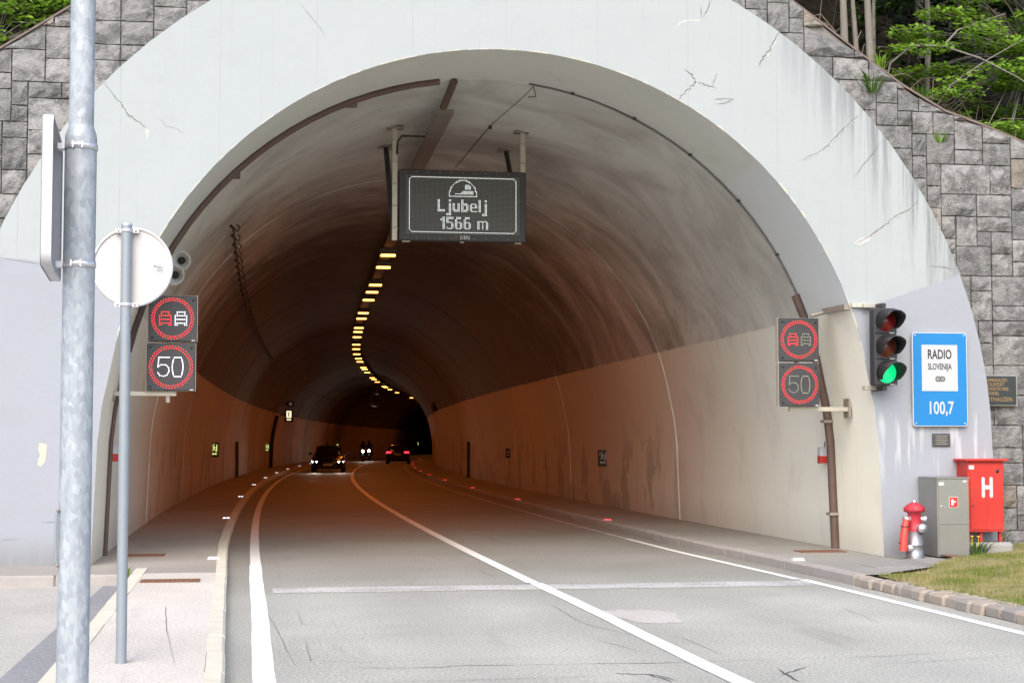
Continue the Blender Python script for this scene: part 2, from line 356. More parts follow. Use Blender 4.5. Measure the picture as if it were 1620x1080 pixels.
def m_leaf(name, a, b, tr=.35, dry=None):
    m = Mat(name); r = m.n('NewGeometry').outputs['Random Per Island']; c = m.mix(r, a, b)
    if dry: c = m.mix(m.sstep(m.noise(m.co('pos'), 1.5, 4, .65), .43, .61), c, m.mix(r, dry[0], dry[1]))
    d = m.n('BsdfDiffuse'); m.put(d.inputs[0], c); t = m.n('BsdfTranslucent'); m.put(t.inputs[0], m.mix(.5, c, (b[0] * 1.3, b[1] * 1.3, b[2] * .5)))
    s = m.n('MixShader'); s.inputs[0].default_value = tr; m.t.links.new(d.outputs[0], s.inputs[1]); m.t.links.new(t.outputs[0], s.inputs[2]); m.t.links.new(s.outputs[0], m.out.inputs[0]); return m.m
LEAF_B = m_leaf('leaf_fresh', (.085, .17, .022), (.25, .41, .06), .4); LEAF_M = m_leaf('leaf_mid', (.035, .075, .014), (.075, .14, .025), .25); LEAF_D = m_leaf('needle_dark', (.012, .022, .010), (.025, .042, .018), .1)
GRASS = m_leaf('grass_blades', (.10, .155, .03), (.25, .28, .07), .3, ((.26, .23, .09), (.50, .41, .22)))
YELLOW = simple('dandelion', (.75, .52, .02), .8)
def m_soil(name, a, b, sc=3):
    m = Mat(name); p = m.co('pos'); n = m.noise(p, sc, 6, .7); c = m.mix(m.sstep(n, .35, .65), a, b); m.bump(m.noise(p, sc * 6, 4), .05, .8); return m.set(c, .95, 0, .1)
SOIL = m_soil('leaf_litter', (.022, .018, .013), (.06, .044, .03)); TURF = m_soil('turf_soil', (.22, .20, .085), (.36, .30, .16), 5); GROUND = m_soil('meadow_ground', (.09, .11, .04), (.15, .16, .06), .6)
BARK = simple('bark_grey', (.20, .185, .16), .95, 0, .4, 12, .1, .01); BARK_D = simple('bark_dark', (.06, .052, .045), .95, 0, .4, 12, .1, .01); TWIG = simple('dry_twig', (.20, .16, .12), .95, 0, .3, 12)
PAINT_CAR = simple('black_car_paint', (.006, .006, .008), .22, 0, .1, 3); PAINT_CAR2 = simple('dark_blue_car_paint', (.006, .006, .010), .22, 0, .1, 3); GLASS = simple('car_glass', (.012, .012, .014), .08, 0, .05, 3, .7); TYRE = simple('tyre_rubber', (.02, .02, .02), .85); RIM = simple('alloy_rim', (.25, .25, .26), .35, .8)
PLATE = simple('number_plate', (.55, .55, .52), .5, 0, .05); CLOTH = simple('rider_black_leather', (.02, .02, .022), .6); SKIN = simple('visor_dark', (.01, .01, .012), .15)

# ---------------------------------------------------------------- shape of the place
CX, CZ, RI = 3.22, 1.72, 4.92
def axis(y): return CX + max(0.0, y - 22.0) ** 2 / 1811.0
def half(z):
    if z >= 2.5: return math.sqrt(max(0, RI * RI - (z - CZ) ** 2))
    t = [(-.4, 5.06), (.0, 5.06), (.8, 5.03), (1.6, 5.0), (2.06, 4.95), (2.5, 4.857)]
    for (a, p), (b, q) in zip(t, t[1:]):
        if z <= b: return p + (q - p) * (z - a) / (b - a)
def profile(off=0.0, n=44):
    """from the left foot over the crown to the right foot: (dx, z)"""
    L = [(-half(z) - off, z) for z in (-.05, .12, .4, .8, 1.2, 1.6, 1.85, 2.06, 2.28)]
    a0 = math.asin((2.5 - CZ) / RI)
    A = [(-(RI + off) * math.cos(a0 + (PI - 2 * a0) * k / n), CZ + (RI + off) * math.sin(a0 + (PI - 2 * a0) * k / n)) for k in range(n + 1)]
    return L + A + [(-x, z) for x, z in reversed(L)]
def strip(ys, xa, xb, z):
    m = MB(); v = []; f = []
    for y in ys: v += [(xa(y), y, z), (xb(y), y, z)]
    for i in range(len(ys) - 1): f.append((2 * i, 2 * i + 1, 2 * i + 3, 2 * i + 2))
    return m.add(v, f)
def rng(a, b, s):
    n = max(1, round((b - a) / s)); return [a + (b - a) * i / n for i in range(n + 1)]
TEND = 288.0
YS = rng(-80, 22, 6) + rng(22, TEND, 3)[1:]
def kl(y): return -.11 - .009 * (min(max(y, 8), 25) - 10) + (axis(y) - CX)       # front edge of the left kerb
def kr(y): return 6.77 - .10 * min(1, max(0, (y - 20) / 4)) + (axis(y) - CX)      # front edge of the right kerb

# ground, road, pavements
tag(MB().add([(-900, -900, -.06), (900, -900, -.06), (900, 900, -.06), (-900, 900, -.06)], [(0, 1, 2, 3)]).build('ground', GROUND), kind='structure')
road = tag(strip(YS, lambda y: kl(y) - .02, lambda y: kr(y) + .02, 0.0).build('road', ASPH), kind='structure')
lot = tag(strip(rng(-80, 19.02, 20), lambda y: -40, lambda y: -1.30, .004).build('side_road', LOT), kind='structure')
strip(rng(-80, 18.95, 20), lambda y: -1.75 if y < 14 else -1.55, lambda y: -1.31, .008).build('repair_seam', SEAM, lot)
YW = rng(-60, 20.6, 6) + [20.602, 21.3, 22] + rng(22, TEND, 3)[1:]
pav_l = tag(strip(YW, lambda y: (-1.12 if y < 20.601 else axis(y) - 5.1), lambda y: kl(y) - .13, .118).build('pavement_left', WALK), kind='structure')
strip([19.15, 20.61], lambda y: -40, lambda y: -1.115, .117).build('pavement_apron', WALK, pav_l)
pav_r = tag(strip(rng(17.75, 19, .25) + rng(19, 22, 1)[1:] + rng(22, TEND, 3)[1:], lambda y: kr(y) + .14, lambda y: min(axis(y) + 5.1, 7.2 + max(0, y - 17.9) * 1.10), .118).build('pavement_right', WALK_R), kind='structure')
MB().add([(8.28, 18.9, .121), (9.05, 19.6, .135), (9.86, 20.45, .145), (9.86, 20.62, .145), (8.28, 20.62, .121)], [(0, 1, 2, 3, 4)]).build('cabinet_pad', WALK_R, pav_r)
# verge soil: slopes up gently away from the road
m = MB(); gx = [7.05 + .1 * i for i in range(40)] + [11.2 + .5 * i for i in range(16)]; gy = [-30 + 2 * i for i in range(23)] + [14.5 + .1 * i for i in range(67)]
def verge_z(x, y): return .085 + .02 * math.sin(x * 3 + y) + max(0, x - 7.6) * .055
vv = []; ff = []
for y in gy:
    for x in gx: vv.append((x, y, verge_z(x, y)))
def in_verge(x, y):
    if y > 21.1: return False
    if y > 17.9 and x < 6.98 + (y - 17.9) * 1.10: return False
    if y > 20.3 and x < 9.95: return False
    return True
for j in range(len(gy) - 1):
    for i in range(len(gx) - 1):
        if in_verge((gx[i] + gx[i + 1]) / 2, (gy[j] + gy[j + 1]) / 2):
            a = j * len(gx) + i; ff.append((a, a + 1, a + len(gx) + 1, a + len(gx)))
verge = tag(m.add(vv, ff, True).build('grass_verge_ground', TURF), kind='structure')

# kerbs: each stone a piece
def kerb_run(parent, edge, y0, y1, w, side, mat):
    ys = rng(y0, y1, 3); m = strip(ys, lambda y: edge(y), lambda y: edge(y) + w * side, .122); V = []; n = len(ys)
    for y in ys: V += [(edge(y), y, -.03), (edge(y), y, .122)]
    m.add(V, [(2 * i, 2 * i + 1, 2 * i + 3, 2 * i + 2) for i in range(n - 1)]); m.build('kerb_run', mat, parent)
def kerb_stones(parent, edge, y0, y1, L, w, z, mat, seed, side, gap=.008, jit=.004):
    rnd = random.Random(seed); y = y0
    while y < y1:
        l = L * rnd.uniform(.97, 1.03); e0, e1 = edge(y + gap), edge(y + l - gap); d = w * side; dz = rnd.uniform(-jit, jit); dx = rnd.uniform(-jit, jit)
        ch = .02 * side; zz = z + dz
        prof = [(0, -.04), (0, zz - .022), (ch, zz), (d, zz), (d, -.04)]
        v = [(e0 + dx + px, y + gap, pz) for px, pz in prof] + [(e1 + dx + px, y + l - gap, pz) for px, pz in prof]
        k = len(prof); f = [(i, i + k, (i + 1) % k + k, (i + 1) % k) for i in range(k)] + [tuple(range(k)), tuple(range(2 * k - 1, k - 1, -1))]
        MB().add(v, f).build('kerb_stone', mat, parent, True); y += l
kL = tag(strip(rng(-60, 22, 8) + rng(22, TEND, 3)[1:], lambda y: kl(y) - .13, lambda y: kl(y) - .015, .10).build('kerb_left', KERB), kind='structure')
kerb_stones(kL, kl, 6.0, 75, 1.0, .13, .122, KERB, 1, -1)
kerb_run(kL, kl, 75.2, TEND, .13, -1, KERB); kerb_run(kL, kl, -60, 5.98, .13, -1, KERB)
kR = tag(strip(rng(17.7, 22, 1) + rng(22, TEND, 3)[1:], lambda y: kr(y) + .015, lambda y: kr(y) + .15, .10).build('kerb_right', KERB_GREY), kind='structure')
kerb_stones(kR, kr, 17.75, 75, .8, .15, .122, KERB_GREY, 2, 1)
kerb_run(kR, kr, 75.5, TEND, .15, 1, KERB_GREY)
kP = tag(strip(rng(-60, 18.9, 8), lambda y: -1.255, lambda y: -1.115, .10).build('kerb_side_road', KERB), kind='structure')
kerb_stones(kP, lambda y: -1.27, 6.0, 19.0, 1.0, .15, .124, KERB, 3, 1)
kA = tag(MB().box((-20.6, 19.12, .04), (38.6, .14, .10)).build('kerb_apron', KERB_GREY), kind='structure')
rnd = random.Random(4); x = -1.12
while x > -7:
    l = rnd.uniform(.94, 1.02); MB().box((x - l / 2, 19.11, .042), (l - .012, .19, .165), ch=.015).build('kerb_stone', KERB_GREY, kA); x -= l
# cobble edging of the verge
kC = tag(strip(rng(-60, 17.7, 8), lambda y: 6.80, lambda y: 7.25, .045).build('cobble_edging', COPING), kind='structure')
rnd = random.Random(7)
def rock_box(c, d, rnd, j=.14):
    m = MB().box((0, 0, 0), d, ch=min(d) * .2)
    m.v = [(x * (1 + rnd.uniform(-j, j)) + c[0], y * (1 + rnd.uniform(-j, j)) + c[1], z * (1 + rnd.uniform(-j, j)) + c[2]) for x, y, z in m.v]; return m
y = 8.0
while y < 17.7:
    l = rnd.uniform(.17, .34); rock_box((6.87 + rnd.uniform(-.025, .02), y + l / 2, .045), (.19, l - .02, .13), rnd, .07).build('cobble', COBBLE, kC, True); y += l
y = 8.0
while y < 17.4:
    l = rnd.uniform(.12, .26)
    if rnd.random() < .72: rock_box((7.08 + rnd.uniform(-.05, .05), y + l / 2, .045 + rnd.uniform(-.01, .008)), (rnd.uniform(.12, .2), l - .025, .11), rnd, .1).build('cobble', COBBLE, kC, True)
    y += l

# painted markings and wear, each a sheet a few millimetres above the road
def band(c, w): return (lambda y: c(y) - w / 2, lambda y: c(y) + w / 2)
def mk(name, ys, c, w, z, mat): a, b = band(c, w); return strip(ys, a, b, z).build(name, mat, road)
jit = lambda y: .007 * math.sin(y * .9) + .003 * math.sin(y * 3.1)
mk('edge_line', rng(-80, 6, 8) + rng(6, 21.9, .4)[1:], lambda y: .145 + jit(y) * .6, .155, .004, LINE)
mk('edge_line', rng(21.9, TEND, 1.5), lambda y: axis(y) - 3.07 + .005 * 0, .138, .004, LINE)
mk('centre_line', rng(-80, 6, 8) + rng(6, 18.6, .3)[1:], lambda y: 3.29 + jit(y), .15, .006, LINE)
mk('centre_line', rng(18.64, TEND, 1.5), lambda y: axis(y) + .04, .15, .006, LINE)
mk('edge_line', rng(-80, 6, 8) + rng(6, 18.6, .4)[1:], lambda y: 6.47 + jit(y) * .5, .115, .004, LINE)
mk('edge_line', rng(18.64, 27, .5), lambda y: axis(y) + 3.20 - .13 * min(1, (y - 18.6) / 5), .105, .004, LINE)
mk('edge_line', rng(27.04, TEND, 1.5), lambda y: axis(y) + 3.07, .10, .004, LINE_OLD)
mk('stop_line', [17.80, 18.44], lambda y: 3.36, 6.1, .003, LINE_OLD)
rnd = random.Random(11); pts = []
for k in range(44):
    a = 2 * PI * k / 44; r = 1 + rnd.uniform(-.16, .13) + .08 * math.sin(3 * a)
    pts.append((3.66 + .33 * r * math.cos(a), 14.95 + .62 * r * math.sin(a), .003))
MB().add(pts, [tuple(range(44))]).build('repair_patch', PATCH, road)
RC = [[(0.36, 11.92), (1.05, 11.81), (1.41, 11.79), (1.5, 11.84), (2.33, 11.81), (3.07, 11.76), (4.75, 11.85), (6.03, 12.18)], [(0.77, 11.11), (1.41, 11.12), (2.2, 11.15), (2.48, 11.19)], [(2.55, 11.28), (2.78, 11.18), (2.83, 10.83)], [(2.79, 11.21), (2.89, 10.88)], [(3.73, 11.31), (3.67, 10.7)], [(3.98, 11.4), (3.66, 11.0)], [(4.54, 11.45), (5.13, 11.57), (5.82, 11.75)], [(0.51, 16.22), (0.51, 14.76), (0.76, 14.56), (1.73, 14.51), (3.1, 14.54)], [(0.51, 16.22), (1.07, 16.39), (2.06, 16.23)], [(0.5, 13.8), (0.49, 12.28), (0.8, 12.16), (2.9, 12.2)], [(0.5, 13.8), (0.71, 13.95), (1.65, 13.79), (2.9, 13.85)], [(0.22, 15.85), (0.29, 14.15), (0.37, 12.06)], [(0.25, 17.12), (0.86, 17.16), (1.33, 17.22), (1.62, 17.61)], [(2.12, 18.39), (2.58, 18.65), (3.67, 18.56), (4.11, 18.57)], [(2.08, 17.46), (2.31, 17.13), (2.98, 17.17)], [(0.43, 23.4), (0.42, 21.95), (0.65, 21.8), (2.9, 21.8)], [(0.42, 20.87), (0.42, 19.62), (2.9, 19.6)], [(0.43, 23.53), (1.54, 23.48), (2.93, 23.13), (2.93, 21.66)], [(2.93, 20.78), (2.94, 19.39)], [(-0.05, 20.74), (0.11, 22.0), (0.28, 21.97)], [(3.01, 16.2), (2.97, 14.46), (3.19, 13.45)], [(3.56, 13.62), (3.57, 12.15)], [(3.71, 12.13), (4.94, 12.31)], [(2.84, 13.2), (3.0, 12.43)], [(5.58, 14.04), (5.75, 15.44)], [(3.6, 16.9), (4.8, 16.7), (6.2, 16.9)], [(4.0, 19.3), (5.3, 19.5), (6.2, 19.3)], [(3.6, 20.6), (3.62, 22.4), (5.9, 22.5)], [(-1.12, 14.9), (-.7, 15.3), (-.6, 13.4), (-.45, 11.3)]]
RW = [.013, .010, .030, .022, .028, .022, .010] + [.0065] * 40
def ribbon(pts, w, rnd, fn, sub=6, jt=.35):
    """jagged tapering ribbon; fn maps a 2-d point to 3-d"""
    P = []
    for a, b in zip(pts, pts[1:]):
        for k in range(sub): P.append((a[0] + (b[0] - a[0]) * k / sub, a[1] + (b[1] - a[1]) * k / sub))
    P.append(pts[-1]); v = []; f = []; n = len(P)
    for i, p in enumerate(P):
        a = P[max(0, i - 1)]; b = P[min(n - 1, i + 1)]; d = Vector((b[0] - a[0], b[1] - a[1])); d.normalize(); q = Vector((-d.y, d.x))
        ww = w * rnd.uniform(.35, 1.1) * min(1, .25 + 3 * min(i, n - 1 - i) / n); c = Vector(p) + q * rnd.uniform(-1, 1) * w * jt * 2.2
        v += [fn(c + q * ww / 2), fn(c - q * ww / 2)]
    for i in range(n - 1): f.append((2 * i, 2 * i + 1, 2 * i + 3, 2 * i + 2))
    return MB().add(v, f)
rnd = random.Random(5)
for k, (c, w) in enumerate(zip(RC, RW)):
    onpav = k == len(RC) - 1
    ribbon(c, w, rnd, lambda p, z=(.123 if onpav else .0022 + .00005 * k): (p.x, p.y, z)).build('crack', TAR, pav_l if onpav else road)

# ---------------------------------------------------------------- tunnel lining: cast sections between joints
tunnel = thing('tunnel_lining', (CX, 22.3, 0), 'curving tunnel vault with cream lower walls and sooty grey ceiling', 'tunnel')
JO = [22.30, 31.0, 42.7, 53.4, 64.0]
while JO[-1] < TEND - 12: JO.append(JO[-1] + 10.6)
JO[-1] = TEND
arc = [0.0]; pr0 = profile()
for (a, b), (c, d) in zip(pr0, pr0[1:]): arc.append(arc[-1] + math.hypot(c - a, d - b))
def skin(ys_off):
    m = MB(); v = []; uv = []
    for y, off in ys_off:
        for i, (dx, z) in enumerate(profile(off)): v.append((axis(y) + dx, y, z)); uv.append((arc[i], y))
    n = len(pr0); f = []
    for j in range(len(ys_off) - 1):
        for i in range(n - 1): f.append((j * n + i, j * n + i + 1, (j + 1) * n + i + 1, (j + 1) * n + i))
    m.add(v, f, True); m.uv = uv; return m
def joined(*ms):
    r = MB(); r.uv = []
    for q in ms:
        b = len(r.v); r.v += q.v; r.uv += q.uv; r.f += [tuple(b + i for i in f) for f in q.f]; r.sm += q.sm
    return r
for a, b in zip(JO, JO[1:]):
    g = .035
    joined(skin([(a, .05), (a + g, -.012)]), skin([(a + g, -.012), (a + .28, 0)]), skin([(y, 0) for y in rng(a + .28, b - g, 1.8)]), skin([(b - g, 0), (b, .05)])).build('lining_section', LINING, tunnel)
pe = profile(.06)
MB().add([(axis(TEND) + dx, TEND, z) for dx, z in pe], [tuple(range(len(pe)))]).build('end_of_sight_wall', LINING, tunnel)

# ---------------------------------------------------------------- portal ring
portal = thing('tunnel_portal', (CX, 20.6, 0), 'white rendered concrete arch framing the tunnel mouth', 'tunnel portal')
OX, OZ, OR = 3.14, 1.52, 6.67
def outer(n=len(pr0)):
    k = 9; L = [(-OR - .12 * (1 - z / 1.52), z) for z in [-.05 + (1.5 + .05) * i / k for i in range(k)]]
    m = n - 2 * k; A = [(-OR * math.cos(PI * i / (m - 1)), OZ + OR * math.sin(PI * i / (m - 1))) for i in range(m)]
    return L + A + [(-a, b) for a, b in reversed(L)]
ou = outer(); inn = profile()
YF = 20.60
v = []; f = []; STEPS = 8; N = len(inn)
for j in range(STEPS + 1):
    t = j / STEPS
    for i in range(N):
        a = (CX + inn[i][0], inn[i][1]); b = (OX + ou[i][0], ou[i][1]); v.append((a[0] + (b[0] - a[0]) * t, YF, a[1] + (b[1] - a[1]) * t))
for j in range(STEPS):
    for i in range(N - 1): f.append((j * N + i, (j + 1) * N + i, (j + 1) * N + i + 1, j * N + i + 1))
mb = MB().add(v, f)
v = [(OX + q[0], YF, q[1]) for q in ou] + [(OX + q[0], 21.5, q[1]) for q in ou]
mb.add(v, [(i, i + N, i + N + 1, i + 1) for i in range(N - 1)], True)
ring = mb.build('ring_face', FACE, portal)
q = skin([(20.6, 0), (20.62, .0), (21.2, 0), (22.0, 0), (22.3, 0)])
q.v = [(x, y, z) for x, y, z in q.v]; q.build('ring_soffit', SOFFIT, portal)
CR = [[(-1.78, 6.06), (-1.65, 5.89), (-1.53, 5.75), (-1.45, 5.63), (-1.37, 5.58), (-1.29, 5.53), (-1.26, 5.48)], [(5.98, 7.41), (5.94, 7.27), (5.87, 7.16)], [(5.84, 7.34), (5.86, 7.16)], [(5.63, 6.48), (5.71, 6.4), (5.78, 6.31), (5.71, 6.24), (5.61, 6.15), (5.54, 6.06)], [(5.8, 6.3), (5.88, 6.29), (5.95, 6.25), (6.05, 6.23)], [(6.06, 6.43), (5.99, 6.26)], [(6.03, 6.08), (6.14, 6.1), (6.3, 6.1)], [(6.03, 6.02), (6.18, 6.04), (6.28, 6.1)], [(6.92, 7.01), (6.84, 6.88), (6.79, 6.79), (6.72, 6.69), (6.65, 6.61), (6.65, 6.55)], [(8.0, 5.94), (7.9, 5.85), (7.77, 5.74), (7.6, 5.55), (7.46, 5.44), (7.21, 5.32)], [(8.3, 5.59), (8.19, 5.43), (8.03, 5.24), (7.92, 5.09)], [(8.82, 4.82), (8.68, 4.68), (8.53, 4.62), (8.41, 4.53), (8.32, 4.45), (8.15, 4.34), (7.95, 4.23)], [(8.96, 3.94), (9.14, 3.94), (9.3, 3.91)], [(-2.96, 3.84), (-2.74, 3.81), (-2.52, 3.78), (-2.25, 3.72)], [(0.59, 7.17), (0.75, 6.98), (0.89, 6.82), (0.96, 6.69)], [(1.31, 5.87), (1.39, 5.76)], [(-1.07, 5.6), (-1.01, 5.51), (-0.87, 5.49), (-0.8, 5.42)], [(-2.42, 0.64), (-2.19, 0.65)], [(-2.9, 0.44), (-2.68, 0.44)], [(8.81, 2.79), (9.03, 2.81)]]
CW = [.030, .026, .016, .036, .034, .018, .022, .018, .040, .024, .018, .030, .018, .010, .008, .008, .010, .009, .009, .010]
EF = [[(5.52, 7.02), (5.55, 7.09), (5.68, 7.13), (5.83, 7.13), (5.85, 7.11), (5.69, 7.11), (5.58, 7.07)], [(-1.27, 5.48), (-1.21, 5.46), (-1.23, 5.33), (-1.25, 5.41)], [(7.91, 4.23), (8.01, 4.3), (8.15, 4.34), (8.14, 4.27), (7.99, 4.2)]]
rnd = random.Random(8)
for k, (c, w) in enumerate(zip(CR, CW)):
    if w > .02: ribbon([(a + .008, b - .012) for a, b in c], w * .7, rnd, lambda p, d=k * .0001: (p.x, YF - .0025 - d, p.y)).build('lime_streak', EFFLO, portal)
    ribbon(c, w * .48, rnd, lambda p, d=k * .0001: (p.x, YF - .0055 - d, p.y)).build('crack', CRACK, portal)
for k, e in enumerate(EF): MB().add([(a, YF - .0018, b) for a, b in e], [tuple(range(len(e)))]).build('lime_bloom', EFFLO, portal)
e = [(-2.46, 1.6), (-2.37, 1.58), (-2.38, 1.47), (-2.39, 1.37), (-2.44, 1.31), (-2.48, 1.33), (-2.47, 1.4), (-2.45, 1.45), (-2.475, 1.52)]
MB().add([(a, YF - .003, b) for a, b in e], [tuple(range(len(e)))]).build('paint_chip', CHIP, portal)
# spalled edge on the haunch, worn lip of the arch
rnd = random.Random(3)
for k in range(64):
    a = rnd.uniform(.18, PI - .12); l = rnd.uniform(.05, .22)
    if .62 < a < .95 and k % 2: l *= 2
    pp = []
    for j in range(5):
        aa = a + (j / 4 - .5) * l / RI; pp.append((CX + (RI - .004) * math.cos(aa), CZ + (RI - .004) * math.sin(aa)))
    for j in range(4, -1, -1):
        aa = a + (j / 4 - .5) * l / RI; r = RI + rnd.uniform(.006, .028) * (1 if .62 < a < .95 else .55); pp.append((CX + r * math.cos(aa), CZ + r * math.sin(aa)))
    MB().add([(x, YF - .004 - k * .00002, z) for x, z in pp], [tuple(range(10))]).build('chipped_edge', CHIP if k % 3 else EFFLO, portal)

# ---------------------------------------------------------------- stone retaining walls
WT = [(-14, .4), (-9, 2.6), (-3.08, 6.54), (-2.28, 7.08), (-1, 7.95), (1, 8.75), (5.4, 8.75), (7.29, 7.60), (8.13, 6.98), (9.22, 6.23), (10.32, 5.87), (10.6, 5.75), (13, 4.7), (17, 2.4), (22, .4)]
def wtop(x):
    for (a, p), (b, q) in zip(WT, WT[1:]):
        if x <= b: return p + (q - p) * (max(x, a) - a) / (b - a)
    return WT[-1][1]
YWALL = 21.10
def wall_backing(x0, x1):
    xs = rng(x0, x1, .5); m = MB()
    m.add([(x, YWALL + .05, -.06) for x in xs] + [(x, YWALL + .05, wtop(x) - .01) for x in xs] + [(x, YWALL + .6, wtop(x) - .01) for x in xs] + [(x, YWALL + .6, -.06) for x in xs],
          [f for i in range(len(xs) - 1) for n in (len(xs),) for f in ((i, i + 1, i + 1 + n, i + n), (i + n, i + n + 1, i + 2 * n + 1, i + 2 * n), (i + 2 * n, i + 2 * n + 1, i + 3 * n + 1, i + 3 * n))])
    return m
def in_opening(x, z):   # hidden behind the portal ring
    if z < OZ: return OX - OR + .12 < x < OX + OR - .12
    return math.hypot(x - OX, z - OZ) < OR - .16
def masonry(name, x0, x1, seed, label, xmid, zmin=0):
    rnd = random.Random(seed); root = thing(name, ((x0 + x1) / 2, YWALL, 0), label, 'retaining wall')
    bm_ = wall_backing(x0, x1)
    # leave the tunnel free: the backing is cut away inside the ring
    keep = MB(); u = .25
    for i in range(int((x1 - x0) / u)):
        xa, xb = x0 + i * u, x0 + (i + 1) * u; xm = (xa + xb) / 2
        zb = -.06
        if abs(xm - OX) < OR - .35: zb = OZ + math.sqrt((OR - .3) ** 2 - (xm - OX) ** 2) if abs(xm - OX) < OR - .3 else -.06
        za, zc = wtop(xa) - .02, wtop(xb) - .02
        if min(za, zc) > zb: keep.add([(xa, YWALL + .05, zb), (xb, YWALL + .05, zb), (xb, YWALL + .05, zc), (xa, YWALL + .05, za), (xb, YWALL + .6, zc), (xa, YWALL + .6, za), (xa, YWALL + .6, zb), (xb, YWALL + .6, zb)], [(0, 1, 2, 3), (3, 2, 4, 5), (5, 4, 7, 6), (0, 3, 5, 6), (1, 7, 4, 2), (0, 6, 7, 1)])
    keep.build('mortar_bed', MORTAR, root)
    cp = MB()
    xs = rng(x0, x1, .6); pts = [Vector((x, YWALL + .02, wtop(x) + .012)) for x in xs]
    for a, b in zip(pts, pts[1:]):
        cp.add([a + Vector((0, -.01, -.03)), b + Vector((0, -.01, -.03)), b + Vector((0, -.01, .004)), a + Vector((0, -.01, .004)), b + Vector((0, .58, .004)), a + Vector((0, .58, .004))], [(0, 1, 2, 3), (3, 2, 4, 5)])
    cp.build('coping', COPING, root)
    u = .102; nx, nz = int((x1 - x0) / u), int(8.8 / u); occ = [[False] * nx for _ in range(nz)]
    sizes = [(4, 3), (3, 3), (4, 4), (5, 3), (3, 2), (5, 4), (2, 3), (4, 2), (3, 4), (6, 3), (2, 2), (5, 2), (6, 4), (7, 4)]
    for j in range(nz):
        for i in range(nx):
            if occ[j][i]: continue
            sz = sizes[:]; rnd.shuffle(sz)
            sz.sort(key=lambda s: rnd.random() * 1.0 + (0 if s[0] * s[1] >= 8 else .35))
            for w, h in sz + [(2, 1), (1, 2), (1, 1)]:
                if i + w <= nx and j + h <= nz and not any(occ[jj][ii] for jj in range(j, j + h) for ii in range(i, i + w)):
                    # avoid slivers: the cell to the right must stay at least two wide
                    if i + w < nx and not occ[j][i + w] and (i + w + 1 < nx and occ[j][i + w + 1]) and w < 7 and not any(occ[jj][i + w] for jj in range(j, j + h)): w += 1
                    break
            for jj in range(j, j + h):
                for ii in range(i, i + w): occ[jj][ii] = True
            xa, xb, za, zb = x0 + i * u, x0 + (i + w) * u, j * u, (j + h) * u
            cs = [(xa, za), (xb, za), (xa, zb), (xb, zb), ((xa + xb) / 2, (za + zb) / 2)]
            if all(in_opening(*c) for c in cs): continue
            tl, tr = min(zb, wtop(xa) - .025), min(zb, wtop(xb) - .025)
            if tl < za + .03 and tr < za + .03: continue
            if tl < za + .012 or tr < za + .012:        # the sloping top cuts this stone off: end it where the slope meets its bed
                xc = [xa + (xb - xa) * q / 40 for q in range(41)]; ok = [x for x in xc if wtop(x) - .025 > za + .015]
                if len(ok) < 4: continue
                xa, xb = ok[0], ok[-1]; tl, tr = min(zb, wtop(xa) - .025), min(zb, wtop(xb) - .025)
            tl, tr = max(tl, za + .012), max(tr, za + .012)
            g = .008; xa += g; xb -= g; zl0 = za + g; tl -= g * .7; tr -= g * .7
            cx_, cz_ = (xa + xb) / 2, za
            nu, nv = 4, 3; V = []; Fc = []; bul = rnd.uniform(.012, .05); mn = min(w, h * 1.0) * u
            for b in range(nv + 1):
                for a in range(nu + 1):
                    s, t = a / nu, b / nv
                    x = xa + (xb - xa) * s; top = tl + (tr - tl) * s; z = zl0 + (top - zl0) * t
                    edge = a in (0, nu) or b in (0, nv)
                    d = rnd.uniform(0, .008) if edge else bul * rnd.uniform(.5, 1.35) + rnd.uniform(-.008, .012)
                    if not edge: x += rnd.uniform(-.03, .03); z += rnd.uniform(-.025, .025)
                    elif a not in (0, nu): z += rnd.uniform(-.005, .005)
                    elif b not in (0, nv): x += rnd.uniform(-.005, .005)
                    V.append((x, YWALL - d, z))
            for b in range(nv):
                for a in range(nu):
                    k = b * (nu + 1) + a; Fc.append((k, k + 1, k + nu + 2, k + nu + 1))
            per = [a for a in range(nu + 1)] + [b * (nu + 1) + nu for b in range(1, nv + 1)] + [nv * (nu + 1) + a for a in range(nu - 1, -1, -1)] + [b * (nu + 1) for b in range(nv - 1, 0, -1)]
            base = len(V); V += [(V[k][0], YWALL + .07, V[k][2]) for k in per]
            for q in range(len(per)): r = (q + 1) % len(per); Fc.append((per[q], base + q, base + r, per[r]))
            MB().add(V, Fc).build('stone', STONE if x0 > 0 else STONE_L, root)
    return root
masonry('retaining_wall', -6.2, 2.1, 21, 'grey ashlar stone wall climbing towards the arch behind the tall galvanised pole', 0)
masonry('retaining_wall', 5.9, 12.4, 34, 'grey and ochre ashlar stone wall below the dark wood, beside the red cabinet', 0)
